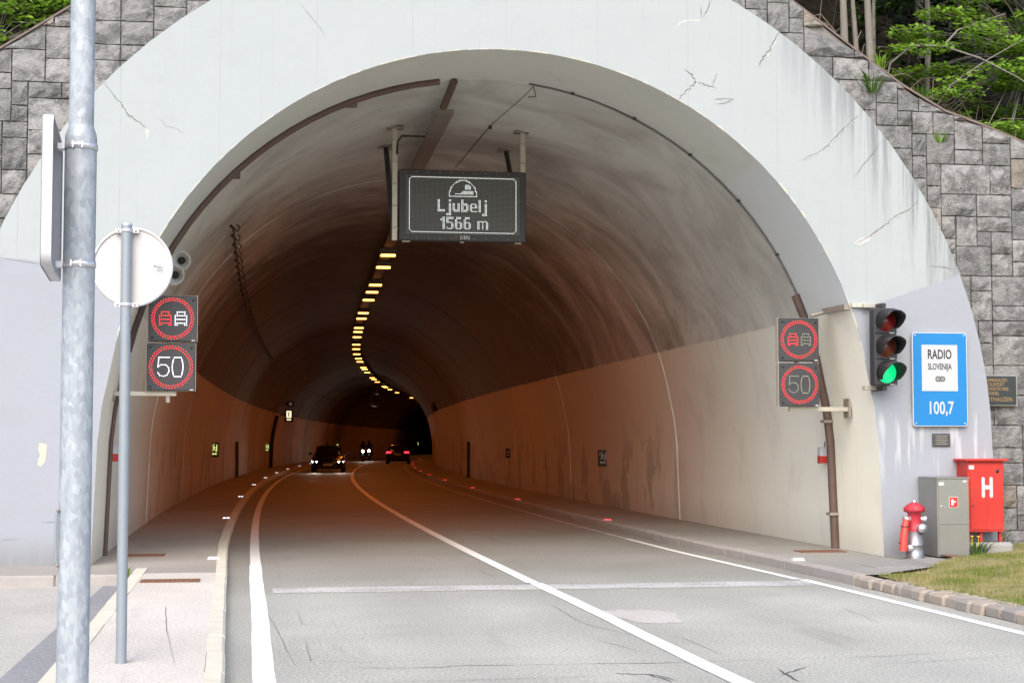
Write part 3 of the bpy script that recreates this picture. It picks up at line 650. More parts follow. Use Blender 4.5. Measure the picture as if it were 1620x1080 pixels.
# weeds rooted in the wall joints
def tuft(name, loc, n, h, spread, mat, label, cat, seed, flower=False):
    rnd = random.Random(seed); m = MB()
    for k in range(n):
        a = rnd.uniform(0, 2 * PI); r = spread * math.sqrt(rnd.random()) * .4; b = Vector((r * math.cos(a), r * math.sin(a) * .5, 0)); hh = h * rnd.uniform(.5, 1.1)
        t = b + Vector((math.cos(a) * spread * rnd.uniform(.2, 1), math.sin(a) * spread * .4, hh)); w = rnd.uniform(.002, .0055); mid = (b + t) / 2 + Vector((0, 0, hh * .2)); s = Vector((-math.sin(a), math.cos(a), 0)) * w
        m.add([b - s, b + s, mid + s * 1.6, mid - s * 1.6, t], [(0, 1, 2, 3), (3, 2, 4)])
    root = thing(name, loc, label, cat); m.build('leaf_blades', mat, root, False)
    if flower:
        for k in range(2):
            f = MB(); p = Vector((rnd.uniform(-.08, .08), -.03, h * rnd.uniform(.9, 1.2)))
            f.tube([p - Vector((0, 0, .12)), p], .004, 4); f.lathe([(0, .0), (.022, .002), (.018, .012), (0, .016)], 8, Matrix.Translation(p)); f.build('flower_head', YELLOW, root, False)
    return root
tuft('weed', (8.35, 21.0, 6.35), 60, .30, .28, LEAF_M, 'drooping green weed on the wall just below the first bend of its top', 'weed', 2)
tuft('weed', (8.55, 21.2, 6.72), 40, .22, .2, LEAF_B, 'yellow-green weed sprouting on the sloping wall top under thin trunks', 'weed', 3)
tuft('weed', (9.35, 21.05, 5.7), 40, .14, .12, LEAF_B, 'small grass tuft growing from a wall joint near the vertical seam', 'weed', 4)
tuft('weed', (9.15, 21.25, 6.28), 50, .26, .2, LEAF_M, 'dark green tuft at the kink in the stone wall top', 'weed', 5)
tuft('dandelion', (9.95, 20.85, .17), 60, .28, .25, LEAF_M, 'leafy dandelion clump against the stone wall right of the red cabinet', 'weed', 6, True)
tuft('dandelion', (9.30, 20.05, .14), 70, .22, .28, LEAF_M, 'dandelion clump in front of the concrete plinth', 'weed', 7, True)
tuft('weed', (-1.30, 18.98, .10), 30, .12, .10, LEAF_B, 'bright green weed at the kerb corner behind the thin signpost', 'weed', 8)

# grass on the verge
rnd = random.Random(12); m = MB(); V = []; Fc = []
def blade(x, y, z, h):
    a = rnd.uniform(0, 2 * PI); w = rnd.uniform(.002, .0045); l = rnd.uniform(-.6, .6) * h; dx, dy = math.cos(a), math.sin(a); b = len(V)
    V.extend([(x - dy * w, y + dx * w, z), (x + dy * w, y - dx * w, z), (x + dx * l, y + dy * l, z + h)]); Fc.append((b, b + 1, b + 2))
cnt = 0
while cnt < 80000:
    x = 7.05 + 4.3 * rnd.random() ** 1.3; y = rnd.uniform(13.2, 21.05)
    if not in_verge(x, y) or (8.2 < x < 9.9 and y > 19.9) or (y > 17.9 and x < 7.2 + (y - 17.9) * 1.10 + rnd.uniform(-.07, .05)): cnt += 1; continue
    den = .5 + .5 * math.sin(x * 2.3 + 1.1 * math.sin(y * 1.9)) * math.cos(y * 2.7 + x)
    if x < 7.35 and rnd.random() < .5: cnt += 1; continue
    if rnd.random() < .16 + .7 * den: blade(x, y, verge_z(x, y) - .004, rnd.uniform(.02, .055) * (1 + .5 * den))
    cnt += 1
tag(m.add(V, Fc).build('grass', GRASS), kind='stuff')

# ---------------------------------------------------------------- hillside
def hill_z(x, y):
    d = max(0, y - 21.65); return wtop(x) - .06 + d * .62 + .18 * math.sin(x * 1.3 + y * .7) * min(1, d) + .1 * math.sin(x * 3.1 - y * 1.9) * min(1, d)
xs = [-70 + 4 * i for i in range(14)] + [-14 + .8 * i for i in range(46)] + [23 + 4 * i for i in range(14)]; ys = [21.62, 21.9, 22.4, 23, 24, 25, 26.5, 28, 30, 33, 37, 42, 50, 65, 90, 130, 200, 330]
V = [(x, y, hill_z(x, y) if y > 21.7 else wtop(x) - .07) for y in ys for x in xs]; n = len(xs)
tag(MB().add(V, [(j * n + i, j * n + i + 1, (j + 1) * n + i + 1, (j + 1) * n + i) for j in range(len(ys) - 1) for i in range(n - 1)], True).build('hillside', SOIL), kind='structure')

def leaves(mb_V, mb_F, c, rad, n, size, rnd, flat=.6, up=.55):
    for k in range(n):
        while True:
            p = Vector((rnd.uniform(-1, 1), rnd.uniform(-1, 1), rnd.uniform(-1, 1)))
            if p.length < 1: break
        p = Vector((p.x * rad[0], p.y * rad[1], p.z * rad[2])) + c
        nrm = Vector((rnd.gauss(0, flat), rnd.gauss(0, flat) - .25, up + rnd.random() * .5)).normalized(); t = nrm.orthogonal().normalized(); t = Matrix.Rotation(rnd.uniform(0, 2 * PI), 3, nrm) @ t; w = nrm.cross(t); s = size * rnd.uniform(.6, 1.25)
        b = len(mb_V)
        mb_V.extend([tuple(p - t * s * .5), tuple(p - t * s * .1 + w * s * .34 - nrm * s * .06), tuple(p + t * s * .28 + w * s * .22 - nrm * s * .04), tuple(p + t * s * .6), tuple(p + t * s * .28 - w * s * .22 - nrm * s * .04), tuple(p - t * s * .1 - w * s * .34 - nrm * s * .06)])
        mb_F.extend([(b, b + 1, b + 2, b + 3), (b, b + 3, b + 4, b + 5)])
def tree(name, x, y, h, r, label, seed, crown_from=.45, crown_r=1.6, nclump=14, per=110, leaf=.13, mat=None, bark=None, lean=(0, 0), clumps=None, group='trees on the slope', flat=.5):
    rnd = random.Random(seed); z0 = hill_z(x, y) - .1; root = thing(name, (x, y, z0), label, 'tree', group)
    path = []; rad = []
    for i in range(9):
        t = i / 8; path.append((lean[0] * t * t + .06 * math.sin(seed + i * 1.3) * (t > 0), lean[1] * t * t + .05 * math.cos(seed + i), h * t)); rad.append(r * (1.25 if i == 0 else 1 - .8 * t))
    tb = MB().tube(path, rad, 8)
    V = []; Fc = []; br = MB()
    cl = clumps
    if cl is None:
        cl = []
        for k in range(nclump):
            t = crown_from + (1.02 - crown_from) * (k + .5) / nclump; a = k * 2.4 + rnd.uniform(-.5, .5); rr = crown_r * (1.15 - .75 * (t - crown_from) / (1.02 - crown_from)) * rnd.uniform(.45, 1)
            q = path[min(8, int(t * 8))]; cl.append(((q[0] + rr * math.cos(a), q[1] + rr * math.sin(a), h * t), (rnd.uniform(.5, .9), rnd.uniform(.5, .9), rnd.uniform(.22, .42))))
    for c, rd in cl:
        c = Vector(c); t = min(.97, max(.25, (c.z - .5) / h)); s = Vector(path[min(8, int(t * 8))]); mid = (s + c) / 2 + Vector((0, 0, .15))
        br.tube([s, mid, c, c + (c - s) * .15], [r * .32, r * .2, r * .1, .004], 5)
        n = int(per * rd[0] * rd[1] * 4) if clumps else per
        leaves(V, Fc, c, rd, n, leaf, rnd, flat)
    trk = tb.build('trunk', bark or BARK, root, False); br.build('limbs', bark or BARK, trk, False)
    MB().add(V, Fc).build('crown', mat or LEAF_M, root, False)
    return root
# thin grey trunks at the edge of the wood
T = [(8.72, 23.0, 9.5, .050, 'thick pale grey trunk, leftmost of the close trio above the wall'), (8.98, 23.2, 9, .036, 'slim grey trunk in the middle of the close trio'), (9.14, 23.0, 10, .056, 'stout pale trunk, rightmost of the close trio'),
     (9.55, 23.9, 9, .032, 'slender straight grey trunk standing just right of the trio'), (9.98, 22.9, 8.5, .026, 'very thin speckled trunk right behind the wall kink'), (10.25, 23.6, 9, .032, 'thin curved trunk between speckled trunk and the bright maple'),
     (7.60, 24.5, 10, .035, 'lone thin trunk deep in shade at the upper edge of the arch'), (11.05, 25.6, 11, .075, 'thick dim trunk half hidden behind bright maple sprays'), (8.2, 25.8, 11, .06, 'dim trunk in shade left of the trio')]
for k, (x, y, h, r, lb) in enumerate(T):
    tree('forest_tree', x, y, h, r, lb, 40 + k, .5, 1.5, 12, 120, .14, LEAF_M, BARK, ((-.3, .1, .25, .2, -.1, .5, 0, .3, -.2)[k], .2))
# maple with layered bright sprays at the right
rnd = random.Random(77); cl = []
for k in range(130):
    cl.append(((rnd.uniform(-2.5, .7), rnd.uniform(-1.5, .3), rnd.uniform(-.1, 3.6)), (rnd.uniform(.25, .5), rnd.uniform(.25, .45), rnd.uniform(.04, .11))))
cl += [((-2.0, -.9, 2.4), (.4, .3, .08)), ((-1.5, -1.0, 2.0), (.5, .3, .1)), ((-1.2, -1.0, 1.3), (.5, .4, .12)), ((-1.8, -.8, .95), (.4, .3, .1)), ((-.9, -1.2, .7), (.5, .4, .1))]
tree('maple_tree', 12.1, 23.6, 5.5, .06, 'young maple with fresh bright green layered leaves above the stone wall', 77, clumps=cl, per=260, leaf=.085, mat=LEAF_B, lean=(-.8, -.2), flat=.28)
# arching bare branch and dry twigs
bb = thing('bare_branch', (9.1, 22.2, wtop(9.1) + .3), 'long bare grey branch arching across the dark wood', 'branch')
MB().tube([(9.15, 22.6, 6.6), (9.2, 22.4, 7.1), (9.45, 22.2, 7.32), (9.9, 22.1, 7.3), (10.4, 22.0, 7.12), (10.9, 21.9, 6.85), (11.3, 21.9, 6.6)], [.018, .017, .016, .015, .013, .010, .006], 6).build('bough', BARK, bb)
MB().tube([(9.65, 22.15, 6.25), (10.0, 22.1, 6.75), (10.5, 22.0, 7.1), (11.2, 22.0, 7.5)], [.013, .012, .010, .006], 6).tube([(9.9, 22.2, 7.3), (10.2, 22.3, 7.6), (10.9, 22.2, 7.85)], [.018, .014, .006], 6).build('side_shoots', BARK, bb)
rnd = random.Random(9); m = MB()
for k in range(70):
    x = rnd.uniform(8.4, 12.0); y = rnd.uniform(21.9, 24.5); z = hill_z(x, y); a = rnd.uniform(-.4, PI + .4); l = rnd.uniform(.3, 1.0)
    m.tube([(x, y, z), (x + l * .5 * math.cos(a), y, z + l * .35 * abs(math.sin(a)) + .1), (x + l * math.cos(a), y + rnd.uniform(-.3, .3), z + l * .5 * abs(math.sin(a)))], [.008, .006, .003], 4, False)
tag(m.build('dry_undergrowth', TWIG), 'tangle of dry twigs on the ground behind the wall top', 'undergrowth', kind='stuff')
# shade-loving shrubs between the trunks
for k, (x, y, h, w) in enumerate([(7.4, 23.4, 1.5, 1.0), (8.0, 24.4, 2.2, 1.2), (9.3, 24.9, 2.4, 1.3), (10.4, 24.6, 2.2, 1.1), (8.75, 26.4, 2.6, 1.4), (11.6, 25.2, 2.4, 1.2), (6.6, 24.0, 2.0, 1.1)]):
    rnd = random.Random(300 + k); cl = [((rnd.uniform(-w, w), rnd.uniform(-.8, .6), rnd.uniform(.1, h)), (rnd.uniform(.25, .5), rnd.uniform(.25, .45), rnd.uniform(.08, .2))) for _ in range(22)]
    tree('undergrowth_shrub', x, y, h, .025, ['low dim shrub at the top corner of the arch', 'dim green shrub left of the trunk trio', 'dim green shrub just right of the trunk trio', 'dim green shrub behind the speckled thin trunk', 'dim shrub deep behind the trunk trio', 'dim shrub behind the bright maple', 'dim shrub over the arch crown edge'][k], 310 + k, clumps=cl, per=80, leaf=.10, mat=LEAF_D if k % 2 else LEAF_M, bark=BARK_D, group='shrubs in the shade', flat=.6)
# dark spruces behind: trunk and drooping branch tiers
def spruce(x, y, h, w, label, seed):
    rnd = random.Random(seed); z0 = hill_z(x, y) - .2; root = thing('spruce_tree', (x, y, z0), label, 'tree', 'dark spruces behind the wood')
    MB().tube([(0, 0, 0), (0, 0, h * .6), (0, 0, h)], [.16, .1, .02], 7).build('trunk', BARK_D, root, False)
    V = []; Fc = []
    for k in range(2600):
        t = rnd.random() ** .8; a = rnd.uniform(0, 2 * PI); rr = w * (1.02 - t) * math.sqrt(rnd.random()); z = h * (.06 + .94 * t) - rr * .25; d = Vector((math.cos(a), math.sin(a), -.35)); p = Vector((rr * math.cos(a), rr * math.sin(a), z)); s = rnd.uniform(.18, .4); q = Vector((-d.y, d.x, rnd.uniform(-.3, .3))) * s * .35; b = len(V)
        V.extend([tuple(p), tuple(p + d * s * .6 + q), tuple(p + d * s), tuple(p + d * s * .6 - q)]); Fc.append((b, b + 1, b + 2, b + 3))
    MB().add(V, Fc).build('crown', LEAF_D, root, False)
S = [(6.4, 26.5, 'dark spruce in deep shade at the left end of the wood'), (8.3, 28.2, 'dark spruce filling the gap behind the trunk trio'), (10.1, 27.6, 'dark spruce behind the speckled thin trunk'), (12.0, 28.0, 'dark spruce hidden behind the bright maple sprays'), (7.3, 31, 'far spruce higher up the slope'), (9.4, 31.5, 'far spruce towering above the wood centre'), (11.4, 31.2, 'far spruce above the maple'), (13.6, 26.8, 'dark spruce beyond the maple near picture edge')]
for k, (x, y, lb) in enumerate(S): spruce(x, y, 10 + k % 3, 2.3, lb, 60 + k)
# left slope: fresh foliage above the wall
for k, (x, y, h, lb) in enumerate([(-3.3, 22.05, 1.7, 'fresh green hazel bush over the wall top beside the tall pole'), (-2.3, 22.15, 1.8, 'green hazel bush behind the tall pole'), (-4.6, 22.4, 2.0, 'green bush beyond the left picture edge')]):
    rnd = random.Random(90 + k); cl = [((rnd.uniform(-1.1, 1.1), rnd.uniform(-.45, .5), rnd.uniform(-.1, h)), (rnd.uniform(.2, .42), rnd.uniform(.2, .38), rnd.uniform(.07, .16))) for _ in range(130)]
    tree('hazel_bush', x, y, h, .035, lb, 95 + k, clumps=cl, per=190, leaf=.085, mat=LEAF_B, group='bushes on the left slope', flat=.45)
for k, (x, y) in enumerate([(-3.0, 27.5), (-5.6, 27.5), (-.6, 27.8)]): spruce(x, y, 9, 2.2, ['dark spruce behind the hazel bushes', 'dark spruce left of the hazel bushes', 'dark spruce right of the hazel bushes'][k], 80 + k)

# ---------------------------------------------------------------- ducts and cables of the vault
def on_wall(y, z, side, off=0.0): return Vector((axis(y) + side * (half(z) - off), y, z))
pl = [(CX + dx, 22.28, z) for dx, z in profile(-.035) if z > .1 and CX + dx < 2.80]
d1 = thing('arch_duct', (pl[0][0], 22.28, .12), 'brown cable duct following the arch joint up to the crown', 'duct')
mid = [p for p in pl if p[2] > 2.6]; low = [p for p in pl if p[2] <= 2.9]
MB().tube(low, .028, 6).build('lower_pipe', RUSTPIPE, d1); MB().tube(mid, .05, 6).build('upper_duct', RUSTPIPE, d1)
for k in (12, 18, 24): MB().box(pl[k], (.16, .07, .16)).build('duct_clip', RUSTPIPE, d1)
prr = [(CX + dx, 22.27, z) for dx, z in profile(-.05) if dx > 0 and .1 < z < 3.72]
d2 = thing('wall_duct', (prr[-1][0], 22.27, .12), 'brown vertical duct on the wall behind the speed sign beside the green traffic light', 'duct')
MB().tube(prr, .062, 8).build('duct_pipe', RUSTPIPE, d2)
for z in (.6, 1.9, 3.1): MB().box(on_wall(22.27, z, 1, .06), (.15, .16, .04)).build('duct_clip', STEEL, d2)
prc = [(CX + dx, 22.27, z) for dx, z in profile(-.02) if dx > .35 and z > 3.6]
d3 = thing('arch_cable', prc[0], 'thin black cable clipped along the arch joint', 'cable')
MB().tube(prc, .007, 5).build('cable', WIRE, d3); MB().tube([(x, y + .06, z) for x, y, z in prc], .004, 5).build('cable', WIRE, d3)
for k in range(2, len(prc), 3): MB().box(prc[k], (.035, .08, .022)).build('cable_clip', WIRE, d3)
d4 = thing('ceiling_wire', (3.8, 22.5, 6.55), 'thin wire running back along the ceiling behind the message board', 'wire')
MB().tube([(3.92, 22.32, 6.55), (3.86, 22.7, 6.50), (3.78, 25.5, 6.60), (3.74, 29.5, 6.60)], .005, 5).build('wire', WIRE, d4); MB().tube([(3.92, 22.32, 6.55), (3.96, 22.36, 6.42), (3.88, 22.5, 6.44)], .007, 5).build('hook', WIRE, d4); MB().box((3.78, 25.5, 6.58), (.05, .05, .05)).build('cable_clip', WIRE, d4)
# cable tray that carries the lamps
def tray_s(y):
    t = [(23.4, -.40), (29, -.30), (36, -.06), (45, .12), (85, .22), (104, .5), (125, .8), (142, 1.1), (155, 1.4), (180, 2.1), (300, 2.4)]
    for (a, p), (b, q) in zip(t, t[1:]):
        if y <= b: return p + (q - p) * (y - a) / (b - a)
tray = thing('cable_tray', (2.8, 23.4, 6.45), 'long steel cable tray along the crown carrying the tunnel lamps', 'cable tray')
def tray_run(ys, w, z, t):
    m = MB(); V = []; Fc = []
    for y in ys:
        c = axis(y) + tray_s(y); V += [(c - w / 2, y, z), (c + w / 2, y, z), (c + w / 2, y, z + t), (c - w / 2, y, z + t)]
    for i in range(len(ys) - 1):
        for k in range(4): Fc.append((4 * i + k, 4 * i + (k + 1) % 4, 4 * i + 4 + (k + 1) % 4, 4 * i + 4 + k))
    Fc += [(0, 3, 2, 1), tuple(len(V) - 4 + k for k in range(4))]; return m.add(V, Fc)
ty = [23.4, 29, 36, 44] + list(range(56, 181, 12))
for a, b in zip(ty, ty[1:]): tray_run(rng(a + .01, b - .01, 3), .24, 6.36, .06).build('tray_length', TRAY, tray)
for y in range(26, 180, 6):
    c = axis(y) + tray_s(y); zt = CZ + math.sqrt(RI ** 2 - tray_s(y) ** 2)
    MB().box((c, y, (6.42 + zt) / 2), (.05, .05, max(.03, zt - 6.42))).build('hanger', TRAY, tray)
du = thing('joint_duct', (2.78, 22.3, 6.55), 'short brown duct bridging the arch joint and the cable tray', 'duct')
MB().tube([(2.80, 22.28, 6.58), (2.78, 22.6, 6.50), (2.76, 23.2, 6.40)], .055, 6).build('duct_pipe', RUSTPIPE, du)

# lamps
LY = [30.2, 32.6, 35.0, 40.2, 43.0, 47.9, 50.2, 53.0, 58.4, 61.0, 66.0, 68.4, 71.8, 77.3, 81.0, 85.7, 90.2, 93.7, 100.8, 103.4, 108.0, 116.9, 119.8, 124.8, 134.5, 136.8, 142.5, 151.4, 168.3, 176.9, 186, 195, 204, 213]
ordw = ['a', 'b', 'c', 'first', 'second', 'third', 'fourth', 'fifth', 'sixth', 'seventh', 'eighth', 'ninth', 'tenth', 'eleventh', 'twelfth', 'thirteenth', 'fourteenth', 'fifteenth', 'sixteenth', 'seventeenth', 'eighteenth', 'nineteenth', 'twentieth', 'twenty-first', 'twenty-second', 'twenty-third', 'twenty-fourth', 'twenty-fifth', 'twenty-sixth', 'farthest']
ld = bpy.data.lights.new('lamp_light', 'AREA'); ld.shape = 'RECTANGLE'; ld.size = .36; ld.size_y = .12; ld.energy = 15.5; ld.color = (1, .215, .028)
lp = None
for k, y in enumerate(LY):
    c = axis(y) + (1.7 if y > 180 else tray_s(y)) + (.16 if y < 38 else 0)
    if lp is None:
        lp = thing('tunnel_lamp', (c, y, 6.2), '', 'lamp', 'orange lamps along the tunnel crown')
        MB().box((0, 0, .09), (.42, .26, .14), ch=.02).build('housing', TRAY, lp, False); MB().box((0, 0, -.005), (.36, .11, .05), ch=.012).build('diffuser', LAMP, lp, False)
        MB().box((0, .15, .06), (.40, .012, .19)).build('back_plate', STEEL_PALE, lp, False)
        lo_ = bpy.data.objects.new('lamp_light', ld); COL.objects.link(lo_); lo_.parent = lp; lo_.location = (0, 0, -.04)
        o = lp
    else: o = copy_tree(lp); o.location = (c, y, 6.2)
    if k < 3: o['label'] = ['ceiling lamp hidden behind the board, closest to the portal', 'ceiling lamp hidden behind the board, second from the portal', 'ceiling lamp hidden behind the board, deepest of three'][k]
    elif y > 180: o['label'] = '%s orange ceiling lamp out of sight beyond the bend' % ordw[3 + LY[::-1][:4][::-1].index(y)]
    else: o['label'] = ('farthest glowing orange lamp at the end of the ceiling row' if y > 176 else '%s glowing orange ceiling lamp counted inwards from the message board' % ordw[k])

# hooked cable run on the left haunch
cr = thing('bracket_cable', (axis(27) - 3.5, 27.0, 5.15), 'black cable on hooked brackets curving along the upper wall opposite the signals', 'cable')
cab = lambda y: Vector((axis(y) - 3.46, y, 5.10))
MB().tube([cab(y) for y in rng(27.0, 150, 2.5)], .022, 5).build('cable', WIRE, cr)
by = [27.2 + 1.28 * k for k in range(34)]
proto = None
for k, y in enumerate(by):
    if proto is None:
        b = MB(); b.tube([(.02, 0, .0), (.07, 0, -.05), (.10, 0, .03), (.05, 0, .07)], .014, 5); b.tube([(.0, 0, 0), (-.16, -.03, .17)], [.012, .055], 7)
        proto = b.build('hook_bracket', WIRE, cr, False); o = proto
    else: o = proto.copy(); COL.objects.link(o)
    o.location = cab(y) - cr.location

# ---------------------------------------------------------------- overhead message board
vm = thing('message_board', (3.335, 25.4, 4.75), 'black LED message board reading Ljubelj 1566 m hung under the vault', 'message board')
X0, X1, Z0, Z1, YV = 2.33, 4.34, 4.75, 5.86, 25.40
MB().box((3.335, YV + .12, (Z0 + Z1) / 2), (X1 - X0, .22, Z1 - Z0), ch=.012).build('housing', BLACK, vm)
mp_ = MB().box((3.335, YV + .004, (Z0 + Z1) / 2 + .005), (1.80, .012, .935)).build('matrix_panel', MATRIX, vm)
for k in range(11):
    for z in (Z0 + .035, Z1 - .035): MB().lathe([(0, .012), (.009, .008), (.010, 0)], 8, front(X0 + .1 + k * .181, YV + .010, z)).build('screw', STEEL, vm)
P = .0196; ox, oz = 3.335, (Z0 + Z1) / 2 + .01
def dots(cells, name, mat, parent, y=YV - .004, sz=.55):
    m = MB(); h = P * sz / 2
    for (i, j) in cells:
        x, z = ox + i * P, oz + j * P; m.add([(x - h, y, z - h), (x + h, y, z - h), (x + h, y, z + h), (x - h, y, z + h)], [(0, 1, 2, 3)])
    return m.build(name, mat, parent)
bd = set()
W2, H2 = 43, 22
for i in range(-W2 + 2, W2 - 1): bd.add((i, H2)); bd.add((i, -H2))
for j in range(-H2 + 2, H2 - 1): bd.add((-W2, j)); bd.add((W2, j))
for sx in (-1, 1):
    for sz in (-1, 1): bd.add((sx * (W2 - 1), sz * (H2 - 1)))
dots(sorted(bd), 'border_lights', LED_VMS, vm)
tun = set()
for k in range(120):
    a = PI * k / 119; tun.add((round(11 * math.cos(a)), 7 + round(13 * math.sin(a))))
for i in range(-11, 12): tun.add((i, 7))
for i in range(-7, 8): tun.add((i + 1, 9))
for i in range(-2, 8): tun.add((i + 1, 10))
for i in range(-2, 7): tun.add((i + 2, 11))
for j in (13, 14, 15, 16): 
    for i in range(2, 6 + (j < 16)): tun.add((i, j))
dots(sorted(tun), 'tunnel_pictogram', LED_VMS, vm)
FNT = {'L': (6, [(0, 0, 1, 9), (0, 8, 5, 9)]), 'j': (4, [(2, 0, 3, 1), (2, 3, 3, 11), (0, 11, 3, 12)]), 'u': (6, [(0, 3, 1, 8), (4, 3, 5, 9), (1, 8, 5, 9)]), 'b': (6, [(0, 0, 1, 9), (1, 3, 4, 4), (1, 8, 4, 9), (4, 4, 5, 8)]), 'e': (6, [(0, 4, 1, 8), (1, 3, 4, 3), (4, 4, 5, 6), (1, 6, 5, 6), (1, 9, 5, 9), (1, 8, 1, 9)]), 'l': (2, [(0, 0, 1, 9)]),
       '1': (4, [(2, 0, 3, 9), (0, 2, 1, 2), (1, 1, 2, 1)]), '5': (6, [(0, 0, 5, 1), (0, 1, 1, 4), (1, 4, 4, 4), (4, 5, 5, 8), (1, 9, 4, 9), (0, 8, 0, 8)]), '6': (6, [(0, 2, 1, 8), (1, 0, 4, 1), (1, 4, 4, 4), (4, 5, 5, 8), (1, 9, 4, 9)]), 'm': (9, [(0, 3, 1, 9), (1, 3, 7, 3), (4, 4, 4, 9), (7, 4, 8, 9)]), ' ': (3, [])}
def bitmap(s, cx, top, gap=1):
    w = sum(FNT[c][0] + gap for c in s) - gap; x = cx - w // 2; out = set()
    for c in s:
        for (a, b, d, e) in FNT[c][1]:
            for i in range(a, d + 1):
                for j in range(b, e + 1): out.add((x + i, top - j))
        x += FNT[c][0] + gap
    return sorted(out)
dots(bitmap('Ljubelj', 0, 4), 'name_lights', LED_VMS, vm); dots(bitmap('1566 m', 1, -10), 'length_lights', LED_VMS, vm)
text('maker_mark', '|LEA|', front(3.37, YV + .006, Z0 + .055), .075, WHITE, vm, .95, off=.002)
MB().lathe([(0, .002), (.022, .002)], 10, front(3.23, YV + .006, Z0 + .055)).build('maker_dot', RUST, vm)
for (x, zt, zb) in ((2.27, 6.53, Z0), (4.30, 6.52, 5.2)):
    q = MB().box((x, 25.50, (zt + zb) / 2), (.085, .07, zt - zb), ch=.006).build('hanger_post', STEEL_PALE, vm)
    MB().box((x, 25.50, zt - .01), (.26, .2, .025)).build('base_plate', STEEL, q)
    for z in rng(zb + .2, zt - .2, .32): MB().box((x, 25.457, z), (.088, .02, .012)).build('strap', STEEL, q)
for (x, zt, ye, ze) in ((2.27, 6.53, 25.66, 4.85), (4.30, 6.52, 25.66, 5.0)):
    q = MB().tube([(x, 27.2, zt), (x, ye, ze)], .05, 4).build('brace', DKGREY, vm); MB().box((x, 27.2, zt - .005), (.26, .24, .025)).build('base_plate', STEEL, q)
MB().tube([(2.30, 25.45, 6.10), (2.31, 25.47, 6.3), (2.38, 25.5, 6.40), (2.85, 25.6, 6.42)], .018, 6).build('feed_cable', WIRE, vm)
MB().box((2.45, YV + .1, Z0 - .012), (.12, .1, .02)).build('bottom_lug', STEEL, vm); MB().box((3.33, YV + .1, Z0 - .012), (.06, .1, .02)).build('bottom_lug', STEEL, vm); MB().box((4.22, YV + .1, Z0 - .012), (.10, .1, .02)).build('bottom_lug', STEEL, vm)

# ---------------------------------------------------------------- LED traffic signs
def poly_dots(pts, step):
    out = []
    for a, b in zip(pts, pts[1:]):
        a, b = Vector(a), Vector(b); n = max(1, round((b - a).length / step))
        out += [a + (b - a) * k / n for k in range(n)]
    out.append(Vector(pts[-1])); return out
def dotmesh(pts, y, r, M0):
    m = MB()
    for p in pts: c = M0 @ Vector((p[0], p[1], 0)); m.add([c + Vector((r * math.cos(2 * PI * k / 6), 0, r * math.sin(2 * PI * k / 6))) for k in range(6)], [tuple(range(6))])
    return m
CAR = [(-3, 0, 3, 0), (-3, 1, -3, 1), (3, 1, 3, 1), (-3, 2, 3, 2), (-3, 3, -3, 3), (3, 3, 3, 3), (-3, 4, 3, 4), (-2, 5, -2, 5), (2, 5, 2, 5), (-2, 6, 2, 6), (-3, -1, -2, -1), (2, -1, 3, -1)]
def car_dots(cx, s): return [(cx + i * s, (j - 2.5) * s) for (a, b, c, d) in CAR for i in range(a, c + 1) for j in range(b, d + 1)]
def led_sign(kind, x0, x1, z0, z1, y, white, label):
    w, h = x1 - x0, z1 - z0; cx, cz = (x0 + x1) / 2, (z0 + z1) / 2
    t = thing('led_sign', (cx, y, z0), label, 'led sign', 'LED lane signs at the tunnel mouth')
    MB().box((cx, y + .075, cz), (w, .13, h), ch=.01).build('housing', BLACK, t)
    MB().box((cx, y + .085, cz), (w + .012, .10, h + .006)).build('side_shell', STEEL_PALE, t)
    M0 = front(cx, y - .002, cz); R = min(w, h) * .445
    ring = [(R * k2 * math.cos(2 * PI * k / 46 + o), R * k2 * math.sin(2 * PI * k / 46 + o)) for k2, o in ((1, 0), (.895, PI / 46)) for k in range(46)]
    dotmesh(ring, y, .0085, M0).build('red_ring_lights', LED_RED, t)
    s = w / .62
    if kind == 'aa':
        dotmesh(car_dots(-.095 * s, .024 * s), y, .0078, M0).build('red_car_lights', LED_RED, t); dotmesh(car_dots(.105 * s, .024 * s), y, .0072, M0).build('white_car_lights', white, t)
    else:
        five = [(.075, .125), (-.06, .125), (-.068, .0), (-.03, .028), (.03, .028), (.066, -.01), (.07, -.06), (.045, -.105), (0, -.12), (-.045, -.11), (-.07, -.075)]
        zero = [(.068 * math.cos(2 * PI * k / 28), .125 * max(-1, min(1, 1.25 * math.sin(2 * PI * k / 28)))) for k in range(29)]
        pts = poly_dots([((a - .095) * s, b * s) for a, b in five], .019 * s) + poly_dots([((a + .085) * s, b * s) for a, b in zero], .019 * s)
        dotmesh(pts, y, .0066, M0).build('speed_digit_lights', white, t)
    for dx, dz in ((w / 2 - .045, -h / 2 + .012),): MB().box((cx + dx, y - .001, cz + dz), (.045, .01, .014)).build('type_label', STICKER, t)
    for dx, dz in ((-w / 2 + .05, -h / 2 + .05), (-w / 2 + .05, h / 2 - .05), (w / 2 - .05, h / 2 - .06)): MB().lathe([(0, .014), (.013, .012), (.016, 0)], 8, front(cx + dx, y + .01, cz + dz)).build('lock_knob', BLACK2, t)
    return t
led_sign('aa', -1.255, -.635, 2.91, 3.505, 21.70, LED_WHITE, 'no-overtaking LED sign with bright white car, beside the horns')
led_sign('50', -1.270, -.650, 2.27, 2.885, 21.70, LED_WHITE, 'bright 50 speed-limit LED sign by the thin signpost')
led_sign('aa', 7.105, 7.67, 2.70, 3.285, 21.30, LED_DIM, 'no-overtaking LED sign with dim white car, near the green traffic light')
led_sign('50', 7.110, 7.675, 2.09, 2.675, 21.30, LED_DIM, 'dim 50 speed-limit LED sign near the green traffic light')
b1 = thing('sign_bracket', (-1.66, 21.85, 2.2), 'steel bracket arm carrying the LED signs beside the thin signpost', 'bracket')
